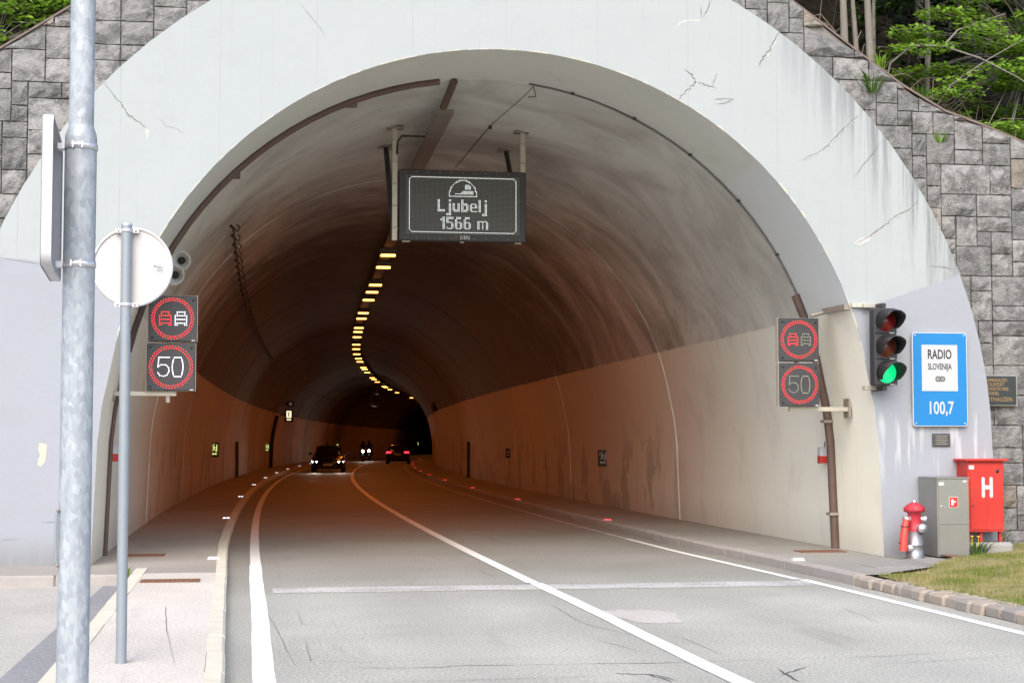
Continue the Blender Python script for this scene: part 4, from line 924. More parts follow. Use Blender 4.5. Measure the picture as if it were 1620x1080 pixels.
MB().box((-1.32, 21.84, 2.235), (.86, .06, .06), ch=.005).build('arm', STEEL_PALE, b1); MB().box((-1.70, 21.85, 2.26), (.03, .16, .26)).build('wall_plate', STEEL, b1); MB().box((-1.0, 21.84, 2.72), (.05, .05, 1.2)).build('back_rail', STEEL, b1)
b2 = thing('sign_bracket', (8.14, 21.5, 2.06), 'steel bracket arm carrying the LED signs near the traffic light', 'bracket')
MB().box((7.72, 21.46, 2.055), (.86, .07, .06), ch=.005).build('arm', STEEL_PALE, b2); MB().box((8.135, 21.5, 2.07), (.035, .20, .26)).build('wall_plate', STEEL, b2); MB().box((7.4, 21.46, 2.66), (.05, .05, 1.2)).build('back_rail', STEEL, b2)
ch = thing('cable_channel', (7.86, 20.6, 3.36), 'pale square cable channel bending around the arch edge to the traffic light', 'cable channel')
MB().add([], []); q = MB(); q.box((7.795, 21.0, 3.385), (.07, .78, .07), Matrix.Rotation(math.radians(2), 3, 'Z')); q.build('soffit_run', STEEL, ch); MB().box((7.985, 20.57, 3.405), (.26, .055, .055)).build('face_run', STEEL_PALE, ch); MB().tube([(7.60, 21.42, 3.33), (7.72, 21.4, 3.36), (7.80, 21.36, 3.38)], .03, 6).build('elbow', STEEL, ch)
MB().tube([(8.11, 20.55, 3.40), (8.16, 20.53, 3.30), (8.19, 20.52, 3.12), (8.22, 20.51, 3.22), (8.27, 20.5, 3.27), (8.30, 20.5, 3.28)], .008, 5).build('loose_cable', WIRE, ch)

# horns
def horn(loc, label, seed):
    t = thing('horn_loudspeaker', loc, label, 'loudspeaker', 'horn loudspeakers'); M0 = Matrix.Translation(loc) @ Matrix.Rotation(math.radians(-6), 4, 'Z') @ Matrix.Rotation(PI / 2 + .12, 4, 'X')
    MB().lathe([(.045, -.20), (.05, -.10), (.075, -.03), (.112, .03), (.132, .055), (.138, .062), (.124, .058), (.10, .03), (.065, -.03), (.045, -.05)], 26, M0).build('bell', HORN, t)
    MB().lathe([(.0, .035), (.022, .03), (.044, .0), (.05, -.05)], 16, M0).build('reflector', BLACK2, t)
    MB().lathe([(0, -.28), (.075, -.275), (.08, -.20), (.05, -.17)], 16, M0).build('driver', HORN, t)
    MB().tube([Vector(loc) + Vector((-.02, .16, -.02)), Vector(loc) + Vector((-.16, .24, .02))], .016, 6).build('mount', STEEL, t)
horn((-.875, 22.45, 4.045), 'upper pale grey horn loudspeaker beside the round sign', 1)
horn((-.955, 22.42, 3.845), 'lower pale grey horn loudspeaker just above the no-overtaking sign', 2)

# ---------------------------------------------------------------- traffic light, information sign, plaques
tl = thing('traffic_light', (8.21, 20.3, 2.33), 'black three-lamp traffic light showing green on the portal', 'traffic light')
MB().box((8.21, 20.37, 2.845), (.31, .16, 1.01), ch=.02).build('housing', BLACK, tl)
for k, (z, mt, nm) in enumerate(((3.18, LENS_R, 'red_lamp'), (2.845, LENS_A, 'amber_lamp'), (2.51, LENS_G, 'green_lamp'))):
    MB().box((8.21, 20.283, z), (.315, .02, .325), ch=.008).build('lamp_door', BLACK, tl)
    MB().lathe([(0, .045), (.06, .040), (.11, .022), (.138, 0)], 24, front(8.21, 20.272, z)).build(nm, mt, tl)
    # visor: open below
    vz = MB(); M0 = front(8.21, 20.27, z); nn = 26; a0, a1 = math.radians(-38), math.radians(218); V = []
    for k2 in range(nn + 1):
        a = a0 + (a1 - a0) * k2 / nn; l = .31 * (.28 + .72 * min(1, max(0, (math.sin(a) + .75) / 1.35))); c, s = math.cos(a), math.sin(a)
        for (r, hh) in ((.150, 0), (.150, l), (.143, l), (.143, 0)): V.append(M0 @ Vector((r * c, r * s - .25 * hh * .35, hh)))
    Fc = [(4 * i + j, 4 * i + 4 + j, 4 * i + 4 + (j + 1) % 4, 4 * i + (j + 1) % 4) for i in range(nn) for j in range(4)]
    vz.add(V, Fc, True).build('visor', BLACK2, tl)
    MB().box((8.29, 20.27, z - .157), (.07, .012, .012)).build('type_label', STICKER, tl)
for z in (3.385, 2.305): MB().box((8.21, 20.45, z), (.055, .26, .06)).build('bracket', BLACK, tl); MB().box((8.13, 20.55, z + .01), (.22, .09, .055), ch=.005).build('mount_arm', STEEL_PALE, tl)
tl.rotation_euler.z = math.radians(6)
rs = thing('information_sign', (9.06, 20.5, 1.82), 'blue RADIO SLOVENIJA 100,7 sign on the portal face', 'sign')
def rrect(w, h, r, n=6):
    out = []
    for sx, sy, a in ((1, 1, 0), (-1, 1, 90), (-1, -1, 180), (1, -1, 270)):
        for k in range(n + 1): t = math.radians(a + 90 * k / n); out.append((sx * (w / 2 - r) + r * math.cos(t), sy * (h / 2 - r) + r * math.sin(t)))
    return out
MB().prism(rrect(.765, 1.24, .045), front(9.06, 20.535, 2.435), .035).build('rim', ALU, rs)
MB().prism(rrect(.745, 1.22, .038), front(9.06, 20.532, 2.435), .004).build('blue_panel', BLUE, rs)
MB().prism(rrect(.50, .61, .004), front(9.055, 20.528, 2.585), .004).build('white_field', WHITE, rs)
text('lettering', 'RADIO', front(9.055, 20.526, 2.76), .172, INK, rs, .64, off=.0035)
text('lettering', 'SLOVENIJA', front(9.055, 20.526, 2.60), .115, INK, rs, .60, off=.0015)
for dx in (-.030, .030): MB().lathe([(.026, .0012), (.038, .0012)], 20, front(9.06 + dx, 20.526, 2.44)).build('emblem_ring', INK, rs); MB().lathe([(.008, .0012), (.016, .0012)], 14, front(9.06 + dx, 20.526, 2.44)).build('emblem_core', INK, rs)
text('lettering', '100,7', front(9.06, 20.529, 2.05), .235, WHITE, rs, .70, off=.004)
for dx in (-.34, .34):
    for dz in (-.58, .58): MB().lathe([(0, .004), (.009, .003), (.010, 0)], 8, front(9.06 + dx, 20.531, 2.435 + dz)).build('rivet', ALU, rs)
pq = thing('plaque', (9.09, 20.58, 1.55), 'small dark metal plaque under the blue radio sign', 'plaque')
MB().box((9.085, 20.585, 1.635), (.25, .02, .17), ch=.006).build('plate', DKGREY, pq)
for k in range(5): MB().box((9.085, 20.5735, 1.69 - k * .027), (.17 - .03 * (k % 2), .002, .008)).build('text_line', STEEL, pq)
mm = thing('memorial_plaque', (10.13, 21.06, 2.10), 'black memorial plaque with gold lettering on the stone wall', 'plaque')
MB().box((10.03, 21.03, 2.31), (.69, .06, .42)).build('stone_frame', CONC, mm); MB().box((10.03, 20.995, 2.31), (.65, .02, .385), ch=.004).build('plate', simple('black_granite', (.025, .032, .032), .3), mm)
GOLD = simple('gold_letters', (.35, .22, .10), .5, .3)
for k, (s, z, h) in enumerate((('CAMARADES', 2.445, .066), ('SOUFFERT', 2.385, .066), ('CONSTRUIRE', 2.325, .066), ('TUNNEL', 2.265, .066), ('MAUTHAUZEN', 2.185, .080))): text('lettering', s, front((10.06, 10.05, 10.07, 10.00, 10.06)[k], 20.983, z), h, GOLD, mm, .86)

# ---------------------------------------------------------------- cabinets, hydrant
rc_ = thing('fire_cabinet', (9.55, 20.5, .33), 'tall red cabinet with white H on a concrete plinth', 'cabinet')
MB().box((9.55, 20.45, .90), (.50, .36, .92), ch=.006).build('body', RED_CAB, rc_)
MB().box((9.55, 20.44, 1.375), (.60, .46, .03), ch=.006).build('lid', RED_CAB, rc_)
dr = MB().box((9.56, 20.264, .90), (.455, .012, .86), ch=.003).build('door', RED_CAB, rc_)
MB().lathe([(0, .012), (.022, .010), (.024, 0)], 12, front(9.71, 20.258, 1.23)).build('lock', BLACK2, dr); MB().lathe([(0, .016), (.010, .012), (.012, 0)], 10, front(9.36, 20.258, .78)).build('handle', DKGREY, dr)
MB().box((9.35, 20.2565, 1.28), (.075, .002, .055)).build('sticker', STICKER, dr)
hm = MB()
for dx in (-.055, .055): hm.prism(rrect(.045, .27, .022), front(9.565 + dx, 20.255, 1.02), .003)
hm.prism(rrect(.075, .055, .004), front(9.565, 20.2555, 1.02), .003); hm.build('letter_h', WHITE, dr)
for x in (9.33, 9.50, 9.77): MB().box((x, 20.35, .375), (.035, .05, .14)).build('leg', RED_CAB, rc_)
pn = thing('plinth', (9.55, 20.45, .12), 'concrete plinth under the red cabinet', 'plinth'); rock_box((9.58, 20.45, .20), (.66, .50, .21), random.Random(2), .015).build('block', CONC, pn)
gc = thing('steel_cabinet', (8.965, 20.25, .13), 'stainless steel cabinet with red fire sticker beside the hydrant', 'cabinet')
MB().box((8.965, 20.265, .645), (.43, .57, 1.0), ch=.005).build('body', INOX, gc); MB().box((8.965, 20.262, 1.15), (.45, .60, .018), ch=.003).build('top_sheet', INOX, gc)
dr = MB().box((8.97, 19.974, .845), (.405, .012, .575), ch=.002).build('door', INOX, gc); MB().box((8.97, 19.974, .345), (.405, .012, .39), ch=.002).build('base_panel', INOX, gc)
MB().box((8.80, 19.966, 1.075), (.075, .003, .045)).build('sticker', STICKER, dr); MB().box((9.12, 19.966, 1.105), (.05, .003, .025)).build('sticker', STICKER, dr)
fs = MB().box((8.965, 19.966, .84), (.125, .003, .14)).build('fire_sticker', STICKER, dr); MB().box((8.965, 19.963, .84), (.11, .003, .125)).build('fire_sticker_field', RED_CAB, fs)
MB().add([(8.93, 19.9605, .80), (8.965, 19.9605, .80), (8.965, 19.9605, .835), (8.995, 19.9605, .835), (8.995, 19.9605, .855), (8.965, 19.9605, .855), (8.965, 19.9605, .88), (8.93, 19.9605, .88)], [tuple(range(8))]).build('fire_sticker_symbol', STICKER, fs)
for z, r in ((.79, .009), (.78, .005)): MB().lathe([(0, .010), (r, .008), (r + .002, 0)], 10, front(8.80 + (.05 if r < .006 else 0), 19.967, z)).build('lock', ALU, dr)
HYDALU = simple('hydrant_zinc', (.30, .30, .315), .42, .75, .15, 12)
hy = thing('hydrant', (8.49, 20.1, .12), 'red pillar hydrant with steel base and red side hose', 'hydrant'); TH = Matrix.Translation((8.49, 20.1, .12))
MB().lathe([(0, 0), (.105, 0), (.105, .01), (.098, .012), (.096, .16), (.099, .165), (.099, .175), (.095, .18), (.092, .335), (.0, .335)], 28, TH).build('steel_base', HYDALU, hy)
bd_ = MB().lathe([(.082, .335), (.086, .36), (.075, .38), (.072, .55), (.082, .565), (.112, .575), (.114, .60), (.108, .625), (.085, .655), (.05, .68), (.025, .69), (.0, .692)], 28, TH).build('body', RED_HYD, hy)
MB().lathe([(.0, .72), (.02, .718), (.022, .692)], 6, TH).build('operating_nut', ALU, bd_)
for k in range(6): a = 2 * PI * k / 6; MB().box((8.49 + .104 * math.cos(a), 20.1 + .104 * math.sin(a), .735), (.03, .03, .022), Matrix.Rotation(a, 3, 'Z')).build('bonnet_lug', RED_HYD, bd_)
def coupling(p, d, r, l, name, parent): return MB().lathe([(0, l + .008), (r * .35, l + .008), (r * .4, l), (r * .8, l), (r, l - .012), (r, l * .45), (r * .82, l * .4), (r * .82, 0)], 18, Matrix.Translation(p) @ Vector(d).to_track_quat('Z', 'Y').to_matrix().to_4x4()).build(name, ALU, parent)
coupling((8.515, 20.035, .50), (.35, -1, -.05), .055, .075, 'front_outlet', bd_); coupling((8.43, 20.09, .61), (-1, -.25, -.2), .045, .07, 'side_outlet', bd_); coupling((8.55, 20.09, .61), (1, -.15, -.1), .045, .07, 'side_outlet', bd_); coupling((8.42, 20.06, .255), (-.6, -1, 0), .04, .06, 'drain_outlet', hy)
hs = MB().tube([(8.375, 20.05, .60), (8.350, 20.03, .52), (8.335, 20.02, .40), (8.315, 20.01, .22)], [.034, .040, .043, .042], 14).build('hose', RED_ARM, hy)
for z, x in ((.52, 8.350), (.315, 8.324)): MB().lathe([(.046, -.006), (.048, 0), (.046, .006)], 14, Matrix.Translation((x, 20.025, z))).build('hose_band', INK, hs)
hy.scale = (1.18, 1.18, 1.04)
# rusty covers and grates
def cover(name, c, d, label, parts=7):
    t = thing(name, (c[0], c[1], c[2]), label, 'grate', 'rusty covers in the pavement'); z = c[2]
    fr = MB()
    for s in (-1, 1): fr.box((c[0] + s * d[0] / 2, c[1], z + .004), (.03, d[1], .010)); fr.box((c[0], c[1] + s * d[1] / 2, z + .005), (d[0] + .028, .03, .009))
    fr.build('frame', RUST, t); MB().box((c[0], c[1], z + .001), (d[0], d[1], .004)).build('sump', RUST, t)
    for k in range(parts): MB().box((c[0] + (k + .5 - parts / 2) * d[0] / parts, c[1], z + .005), (d[0] / parts * .62, d[1] - .05, .008)).build('bar', RUST, t)
cover('drain_grate', (-.78, 18.13, .119), (.60, .34), 'rusty drain grate in the pavement just behind the thin signpost', 12)
cover('drain_grate', (-1.30, 22.28, .119), (.50, .42), 'rusty drain grate at the foot of the duct behind the signpost', 10)
cover('drain_grate', (7.76, 21.6, .119), (.60, .36), 'rusty drain grate at the wall foot under the dim speed sign', 12)
t = thing('cover_plate', (9.2, 19.7, .14), 'flat rusty cover plate in the grass before the steel cabinet', 'cover plate'); MB().box((9.15, 19.78, .150), (.75, .32, .014), Matrix.Rotation(.06, 3, 'Y') ).build('plate', RUST, t)
t = thing('manhole_cover', (7.75, 19.0, .119), 'square pavement slab cover before the portal beside the grass', 'manhole cover'); MB().box((7.72, 18.95, .121), (.62, .5, .006)).build('slab', WALK_R, t); 

# ---------------------------------------------------------------- poles at the near pavement
gp = thing('galvanised_pole', (-.640, 6.5, .12), 'tall mottled galvanised pole in the foreground', 'pole')
MB().tube([(-.640, 6.5, .118), (-.640, 6.5, 2.775)], .0605, 40).build('lower_shaft', GALV, gp); MB().lathe([(.0605, 0), (.060, .01), (.049, .045), (.0475, .05)], 40, Matrix.Translation((-.640, 6.5, 2.775))).build('reducer', GALV, gp)
MB().tube([(-.640, 6.5, 2.82), (-.640, 6.5, 7.0)], .0475, 40).build('upper_shaft', GALV, gp)
MB().box((-.640, 6.5, .125), (.26, .26, .014)).build('base_plate', GALV, gp)
MB().tube([(-.697, 6.47, 1.345), (-.706, 6.468, 1.325), (-.706, 6.468, 1.155), (-.697, 6.47, 1.135)], .0055, 8).build('door_handle_bar', GALV2, gp)
for z in (1.345, 1.135): MB().lathe([(0, .01), (.006, .008), (.007, 0)], 8, front(-.700, 6.465, z)).build('bolt', STEEL, gp)
sp = thing('traffic_sign', (-.735, 6.55, 2.25), 'rectangular metal sign seen edge-on, clamped to the tall galvanised pole', 'sign')
def sign_poly(w, h): return rrect(w, h, .05)
MS = Matrix.Translation((-.771, 6.55, 2.535)) @ Matrix.Rotation(math.radians(3.2), 4, 'Z') @ Matrix.Rotation(-PI / 2, 4, 'Y') @ Matrix.Rotation(PI / 2, 4, 'Z')
MB().prism(rrect(.70, .565, .05), MS, .004).build('panel', SIGNBACK, sp)
po = rrect(.70, .565, .05); n = len(po); a = [MS @ Vector((x, y, 0)) for x, y in po]; b = [MS @ Vector((x, y, -.04)) for x, y in po]; b2_ = [MS @ Vector((x * .97, y * .962, -.04)) for x, y in po]
MB().add(a + b, [(k, k + n, (k + 1) % n + n, (k + 1) % n) for k in range(n)], True).add(b + b2_, [(k, k + n, (k + 1) % n + n, (k + 1) % n) for k in range(n)]).build('folded_rim', WHITE, sp)
for z in (2.742, 2.285):
    c = MB().lathe([(.0615, -.011), (.0645, -.011), (.0645, .011), (.0615, .011)], 32, Matrix.Translation((-.640, 6.5, z))).build('clamp_band', ALU, sp)
    MB().box((-.703, 6.50, z), (.045, .05, .022)).build('clamp_bracket', ALU, c)
    for dx in (-.018, .018): MB().box((-.640 + dx - .006, 6.434, z), (.005, .016, .026)).build('clamp_ear', ALU, c)
    MB().tube([(-.668, 6.432, z), (-.605, 6.432, z)], .0035, 6).build('clamp_bolt', ALU, c)
ts = thing('round_traffic_sign', (-.812, 11.47, .12), 'round traffic sign seen from behind on a thin grey post', 'sign')
MB().tube([(-.812, 11.47, .118), (-.816, 11.47, 3.085)], .036, 24).build('post', GALV2, ts); MB().lathe([(0, .02), (.03, .018), (.038, .008), (.038, 0)], 20, Matrix.Translation((-.816, 11.47, 3.085))).build('post_cap', ALU, ts)
DC = (-.778, 11.525, 2.805); RD = .275
ds = MB().lathe([(0, .0), (RD, .0)], 64, front(*DC)).build('disc', SIGNBACK, ts)
MB().lathe([(RD - .012, .016), (RD, .016), (RD, -.012), (RD - .003, -.014), (0, -.014)], 64, front(*DC)).build('rim', ALU, ds)
MB().box((DC[0] + .178, 11.5235, 2.795), (.075, .002, .055)).build('maker_label', STICKER, ds)
for k in range(4): MB().box((DC[0] + .185 - .012 * (k == 0), 11.5220, 2.812 - k * .011), (.045, .001, .003)).build('label_print', INK, ds)
MB().box((DC[0] + .150, 11.5220, 2.812), (.010, .001, .010)).build('label_print', INK, ds)
for z in (3.048, 2.54):
    c = MB().lathe([(.0368, -.012), (.0395, -.012), (.0395, .012), (.0368, .012)], 24, Matrix.Translation((-.814, 11.47, z))).build('clamp_band', ALU, ts)
    for dx in (-.058, .058): MB().box((-.814 + dx, 11.50, z), (.04, .034, .024)).build('clamp_ear', ALU, c); MB().lathe([(0, .008), (.008, .007), (.009, 0)], 8, front(-.814 + dx, 11.482, z)).build('clamp_bolt', STEEL, c)

# ---------------------------------------------------------------- small fittings inside the tunnel
def call_box(y, z, side, label):
    p = on_wall(y, z, side, .05); t = thing('emergency_box', p, label, 'emergency box', 'emergency call boxes')
    MB().box(p, (.11, .13, .24), ch=.008).build('case', WHITE, t); MB().box(p + Vector((0, -.004, -.06)), (.116, .125, .11), ch=.006).build('red_flap', RED_CAB, t); MB().tube([p + Vector((side * .03, 0, .11)), p + Vector((side * .04, 0, .2))], .008, 5).build('feed', WIRE, t)
call_box(22.75, 1.46, -1, 'white and red box on the wall right behind the thin signpost'); call_box(22.62, 1.42, 1, 'white and red box on the wall left of the brown duct')
def exit_sign(y, z, side, lit, label, w=.34, h=.50):
    p = on_wall(y, z, side, .06); t = thing('escape_sign', p, label, 'escape sign', 'escape route signs on the tunnel walls')
    ang = side * math.radians(30)
    R3 = Matrix.Rotation(-ang, 3, 'Z'); t.rotation_euler = (0, 0, -ang)
    MB().box((0, 0, 0), (w, .07, h), ch=.01).build('case', BLACK if lit else INK, t, False)
    M0 = Matrix.Rotation(PI / 2, 4, 'X'); y0 = -.038; pm = EXIT if lit else STICKER
    M1 = Matrix.Translation((0, y0, 0)) @ M0; s = w / .42
    if lit: MB().prism(rrect(w * .86, h * .88, .01), Matrix.Translation((0, -.0365, 0)) @ M0, .001).build('panel', simple('sign_green', (.02, .10, .05), .5), t, False)
    man = MB()
    for pts in ([(-.05, .19), (.01, .13), (.0, .04), (-.05, .03)], [(-.03, .05), (.05, .0), (.07, -.07), (.04, -.07), (.02, -.01), (-.06, .03)], [(-.06, .04), (-.10, -.05), (-.08, -.06), (-.03, .03)], [(.0, .13), (.09, .08), (.08, .06), (-.01, .10)], [(.09, .22), (.13, .22), (.13, -.08), (.09, -.08)], [(-.13, .22), (-.10, .22), (-.10, .10), (-.13, .10)]): man.prism([(a * s, b * s) for a, b in pts], M1, .002)
    man.lathe([(0, .001), (.026 * s, .001)], 10, M1 @ Matrix.Translation((-.02 * s, .225 * s, 0))); man.build('running_figure', pm, t, False)
    ar = MB(); ar.prism([(-.11 * s, -.17 * s), (-.05 * s, -.11 * s), (-.05 * s, -.15 * s), (.06 * s, -.15 * s), (.06 * s, -.11 * s), (.12 * s, -.17 * s), (.06 * s, -.23 * s), (.06 * s, -.19 * s), (-.05 * s, -.19 * s), (-.05 * s, -.23 * s)], M1, .002); ar.build('arrow', pm, t, False)
    MB().tube([(side * .10, 0, -h / 2), (side * .14, .02, -h / 2 - .35), (side * .16, .03, -z + .1)], .013, 5).build('feed_pipe', STEEL, t, False)
exit_sign(37.9, 1.24, 1, False, 'dark unlit escape sign on the stained cream wall', .25, .38)
exit_sign(55.0, 1.25, 1, False, 'second dark escape sign deeper along the cream wall', .17, .32)
exit_sign(57.0, 1.36, -1, True, 'nearest glowing yellow-green escape sign on the far side of the road')
exit_sign(95.0, 1.32, -1, True, 'second glowing escape sign beside the dark wall duct')
exit_sign(160.0, 1.30, -1, True, 'small glowing escape sign above the roof of the oncoming car')
exit_sign(243.0, 1.45, -1, True, 'most distant tiny glowing escape sign beyond the departing car')
def marker_post(y, side, label):
    p = on_wall(y, .9, side, .09); p.z = .118; t = thing('marker_post', p, label, 'post'); MB().box(p + Vector((0, 0, .78)), (.13, .1, 1.5), ch=.015).build('panel', simple('post_dark', (.06, .05, .045), .7), t); MB().box(p + Vector((0, 0, .02)), (.2, .18, .05)).build('foot', DKGREY, t)
marker_post(71.8, -1, 'black vertical panel on the wall between the two glowing escape signs'); marker_post(69.8, 1, 'black vertical panel on the cream wall near the red markers'); marker_post(150, -1, 'far black vertical panel on the wall behind the vehicles')
wd = thing('wall_duct', on_wall(98.5, .2, -1, .1), 'dark wall duct rising below the blue telephone sign', 'duct'); MB().tube([on_wall(98.5, z, -1, .09) for z in (.12, .8, 1.6, 2.4, 3.2)], .16, 4).build('duct_pipe', INK, wd)
bs = thing('telephone_sign', (3.05, 101.5, 3.0), 'small lit blue emergency telephone sign high on the tunnel wall', 'sign')
MB().box((2.62, 101.55, 3.24), (.52, .14, .74), ch=.015).build('case', simple('deep_blue', (.01, .015, .06), .4), bs); MB().box((2.62, 101.475, 3.33), (.30, .012, .42)).build('white_field', INFO_W, bs); MB().box((2.62, 101.475, 3.00), (.26, .012, .07)).build('text_strip', INFO_W, bs); MB().prism([(-.06, .12), (.06, .12), (.06, .06), (-.01, .06), (-.01, -.06), (.06, -.06), (.06, -.12), (-.06, -.12)], front(2.62, 101.466, 3.33), .003).build('handset_symbol', INK, bs); MB().box((2.05, 101.55, 3.3), (.75, .06, .06)).build('arm', DKGREY, bs)
ca = thing('tunnel_camera', (2.7, 101.2, 3.9), 'dark surveillance camera above the telephone sign', 'camera'); MB().box((2.70, 101.2, 3.95), (.42, .5, .34), ch=.06).build('case', INK, ca); MB().box((2.3, 101.4, 3.95), (.6, .08, .08)).build('arm', INK, ca); MB().tube([(2.7, 100.9, 3.95), (2.7, 100.8, 3.95)], .1, 12).build('lens', GLASS, ca)
cb = thing('wall_box', (10.35, 90, 3.4), 'dark equipment box projecting from the wall at the bend', 'equipment box'); MB().box((10.35, 90, 3.58), (.46, .5, .5), ch=.06).build('case', INK, cb); MB().box((10.6, 90, 3.58), (.5, .1, .1)).build('arm', INK, cb)
jf = thing('jet_fan', (10.02, 128, 4.4), 'dark round jet fan hanging deep in the tunnel', 'jet fan'); MF = front(10.02, 127, 4.94)
MB().lathe([(.46, .0), (.52, .02), (.53, -.1), (.53, -2.6), (.5, -2.7), (.46, -2.7), (.46, 0)], 24, MF).build('casing', INK, jf); MB().lathe([(0, -.1), (.14, -.18), (.16, -.8)], 14, MF).build('hub', INK, jf)
for k in range(6):
    a = PI * k / 3; MB().add([MF @ Vector((.14 * math.cos(a), .14 * math.sin(a), -.3)), MF @ Vector((.45 * math.cos(a - .15), .45 * math.sin(a - .15), -.3)), MF @ Vector((.45 * math.cos(a + .2), .45 * math.sin(a + .2), -.42)), MF @ Vector((.14 * math.cos(a + .4), .14 * math.sin(a + .4), -.42))], [(0, 1, 2, 3)]).build('blade', INK, jf)
for yy in (127.6, 129.2): MB().box((10.02, yy, 5.9), (.08, .08, .95)).build('hanger', DKGREY, jf)
# kerb markers
def kmark(name, x, y, mat, label, group, rz):
    t = thing(name, (x, y, .12), label, 'kerb marker', group, rz)
    m = MB(); w, d, h = .085, .055, .035; m.add([(-w, -d, 0), (w, -d, 0), (w, d, 0), (-w, d, 0), (-w * .75, -d * .3, h), (w * .75, -d * .3, h), (w * .75, d * .3, h), (-w * .75, d * .3, h)], [(0, 1, 5, 4), (1, 2, 6, 5), (2, 3, 7, 6), (3, 0, 4, 7), (4, 5, 6, 7)]); m.build('body', WHITE, t, False)
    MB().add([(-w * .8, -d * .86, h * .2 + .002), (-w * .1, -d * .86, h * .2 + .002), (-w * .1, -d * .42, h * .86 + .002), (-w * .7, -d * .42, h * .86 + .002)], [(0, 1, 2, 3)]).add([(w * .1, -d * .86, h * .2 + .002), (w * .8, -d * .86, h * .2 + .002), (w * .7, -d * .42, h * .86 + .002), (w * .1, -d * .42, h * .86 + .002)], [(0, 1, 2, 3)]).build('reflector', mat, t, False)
nth = ['nearest', 'second', 'third', 'fourth', 'fifth', 'sixth', 'seventh', 'eighth', 'ninth', 'tenth', 'eleventh']
for k, y in enumerate([21.4, 32.7, 45.6, 58.4, 69.9, 81.4, 92.9, 105.3, 117, 128.5, 140]): kmark('kerb_marker', kl(y) - .17, y, WHITE if k == 0 else MARK_W, '%s white kerb marker along the pavement by the thin signpost, counted inwards' % nth[k], 'white kerb markers', -(y > 22) * (y - 22) / 905)
for k, y in enumerate([20.0, 30.8, 42.4, 53.3, 64.6, 75.4, 85.6, 96.3, 108, 120.3, 147.9]): kmark('kerb_marker', kr(y) + .12, y, CHIP if k == 0 else MARK_R, '%s kerb marker of the red row along the cream wall, counted inwards' % nth[k], 'red kerb markers', -(y > 22) * (y - 22) / 905)

# ---------------------------------------------------------------- vehicles
def loft(sections):
    m = MB(); n = len(sections[0]); V = [p for s in sections for p in s]
    Fc = [(i * n + k, i * n + (k + 1) % n, (i + 1) * n + (k + 1) % n, (i + 1) * n + k) for i in range(len(sections) - 1) for k in range(n)]
    Fc += [tuple(range(n))[::-1], tuple((len(sections) - 1) * n + k for k in range(n))]; return m.add(V, Fc, True)
def car(name, loc, rz, label, paint, front_on):
    t = thing(name, loc, label, 'car', None, rz)
    def sec(y, w, zb, zt, crown=.03):
        h = [(w * .55, zb), (w * .92, zb + .02), (w * .99, zb + .14), (w, zb + (zt - zb) * .45), (w * .985, zb + (zt - zb) * .72), (w * .93, zt - .05), (w * .80, zt), (w * .35, zt + crown)]
        return [(x, y, z) for x, z in h] + [(-x, y, z) for x, z in reversed(h)]
    body = loft([sec(-2.28, .60, .30, .55), sec(-2.22, .80, .22, .64), sec(-2.02, .89, .18, .72), sec(-1.5, .92, .17, .82), sec(-.95, .92, .17, .90), (sec(0, .925, .17, .95)), sec(1.0, .925, .17, .97), sec(1.7, .915, .2, 1.0), sec(2.1, .88, .26, .99), sec(2.26, .80, .32, .92), sec(2.30, .66, .36, .80)]).build('body', paint, t, False)
    def gs(y, w, wt, zb, zt): return [(w, y, zb), (wt, y, zt - .04), (wt * .85, y, zt), (-wt * .85, y, zt), (-wt, y, zt - .04), (-w, y, zb)]
    loft([gs(-1.05, .74, .72, .90, .95), gs(-.75, .78, .70, .92, 1.10), gs(-.35, .80, .64, .93, 1.33), gs(0, .81, .62, .94, 1.405), gs(.9, .80, .61, .95, 1.42), gs(1.35, .78, .60, .96, 1.33), gs(1.75, .76, .66, .97, 1.12), gs(1.95, .74, .72, .96, 1.01)]).build('windows', GLASS, t, False)
    loft([[(.56, y, z), (.50, y, z + .02), (-.50, y, z + .02), (-.56, y, z)] for y, z in ((-.22, 1.375), (.1, 1.415), (.9, 1.425), (1.25, 1.365))]).build('roof', paint, t, False)
    for s in (-1, 1):
        MB().tube([(s * .735, -.98, .93), (s * .66, -.4, 1.30), (s * .61, -.05, 1.40)], .03, 5).build('pillar', paint, t, False); MB().tube([(s * .73, 1.85, 1.0), (s * .62, 1.35, 1.33)], .04, 5).build('pillar', paint, t, False)
        mi = MB().box((s * 1.0, -.62, 1.0), (.20, .12, .14), ch=.03).build('mirror', paint, t, False)
        for y in (-1.42, 1.36):
            w = MB().lathe([(.20, -.10), (.30, -.10), (.33, -.06), (.33, .06), (.30, .10), (.20, .10)], 20, Matrix.Translation((s * .80, y, .33)) @ Matrix.Rotation(PI / 2, 4, 'Y')).build('wheel', TYRE, t, False); MB().lathe([(0, .07), (.06, .06), (.20, .09)], 12, Matrix.Translation((s * .80, y, .33)) @ Matrix.Rotation(s * PI / 2, 4, 'Y')).build('rim', RIM, w, False)
        lit = HEAD if front_on else GLASS
        MB().add([(s * .86, -2.10, .60), (s * .60, -2.255, .60), (s * .52, -2.262, .565), (s * .60, -2.262, .535), (s * .80, -2.17, .50)], [(0, 1, 2, 3, 4)]).build('headlight', lit, t, False)
        MB().box((s * .68, 2.27, .87), (.36, .10, .12), ch=.02).build('tail_light', TAIL if not front_on else RED_CAB, t, False)
    if front_on:
        for s in (-1, 1): beam(t, s * .68, -2.34, .57)
    MB().box((0, -2.30, .42), (.52, .012, .115)).build('number_plate', PLATE, t, False); MB().box((0, 2.31, .72), (.52, .012, .115)).build('number_plate', PLATE, t, False)
    MB().box((0, -2.27, .30), (1.1, .05, .12), ch=.02).build('grille', INK, t, False); MB().box((0, 2.29, .42), (1.2, .06, .16), ch=.02).build('bumper_insert', INK, t, False)
    return t
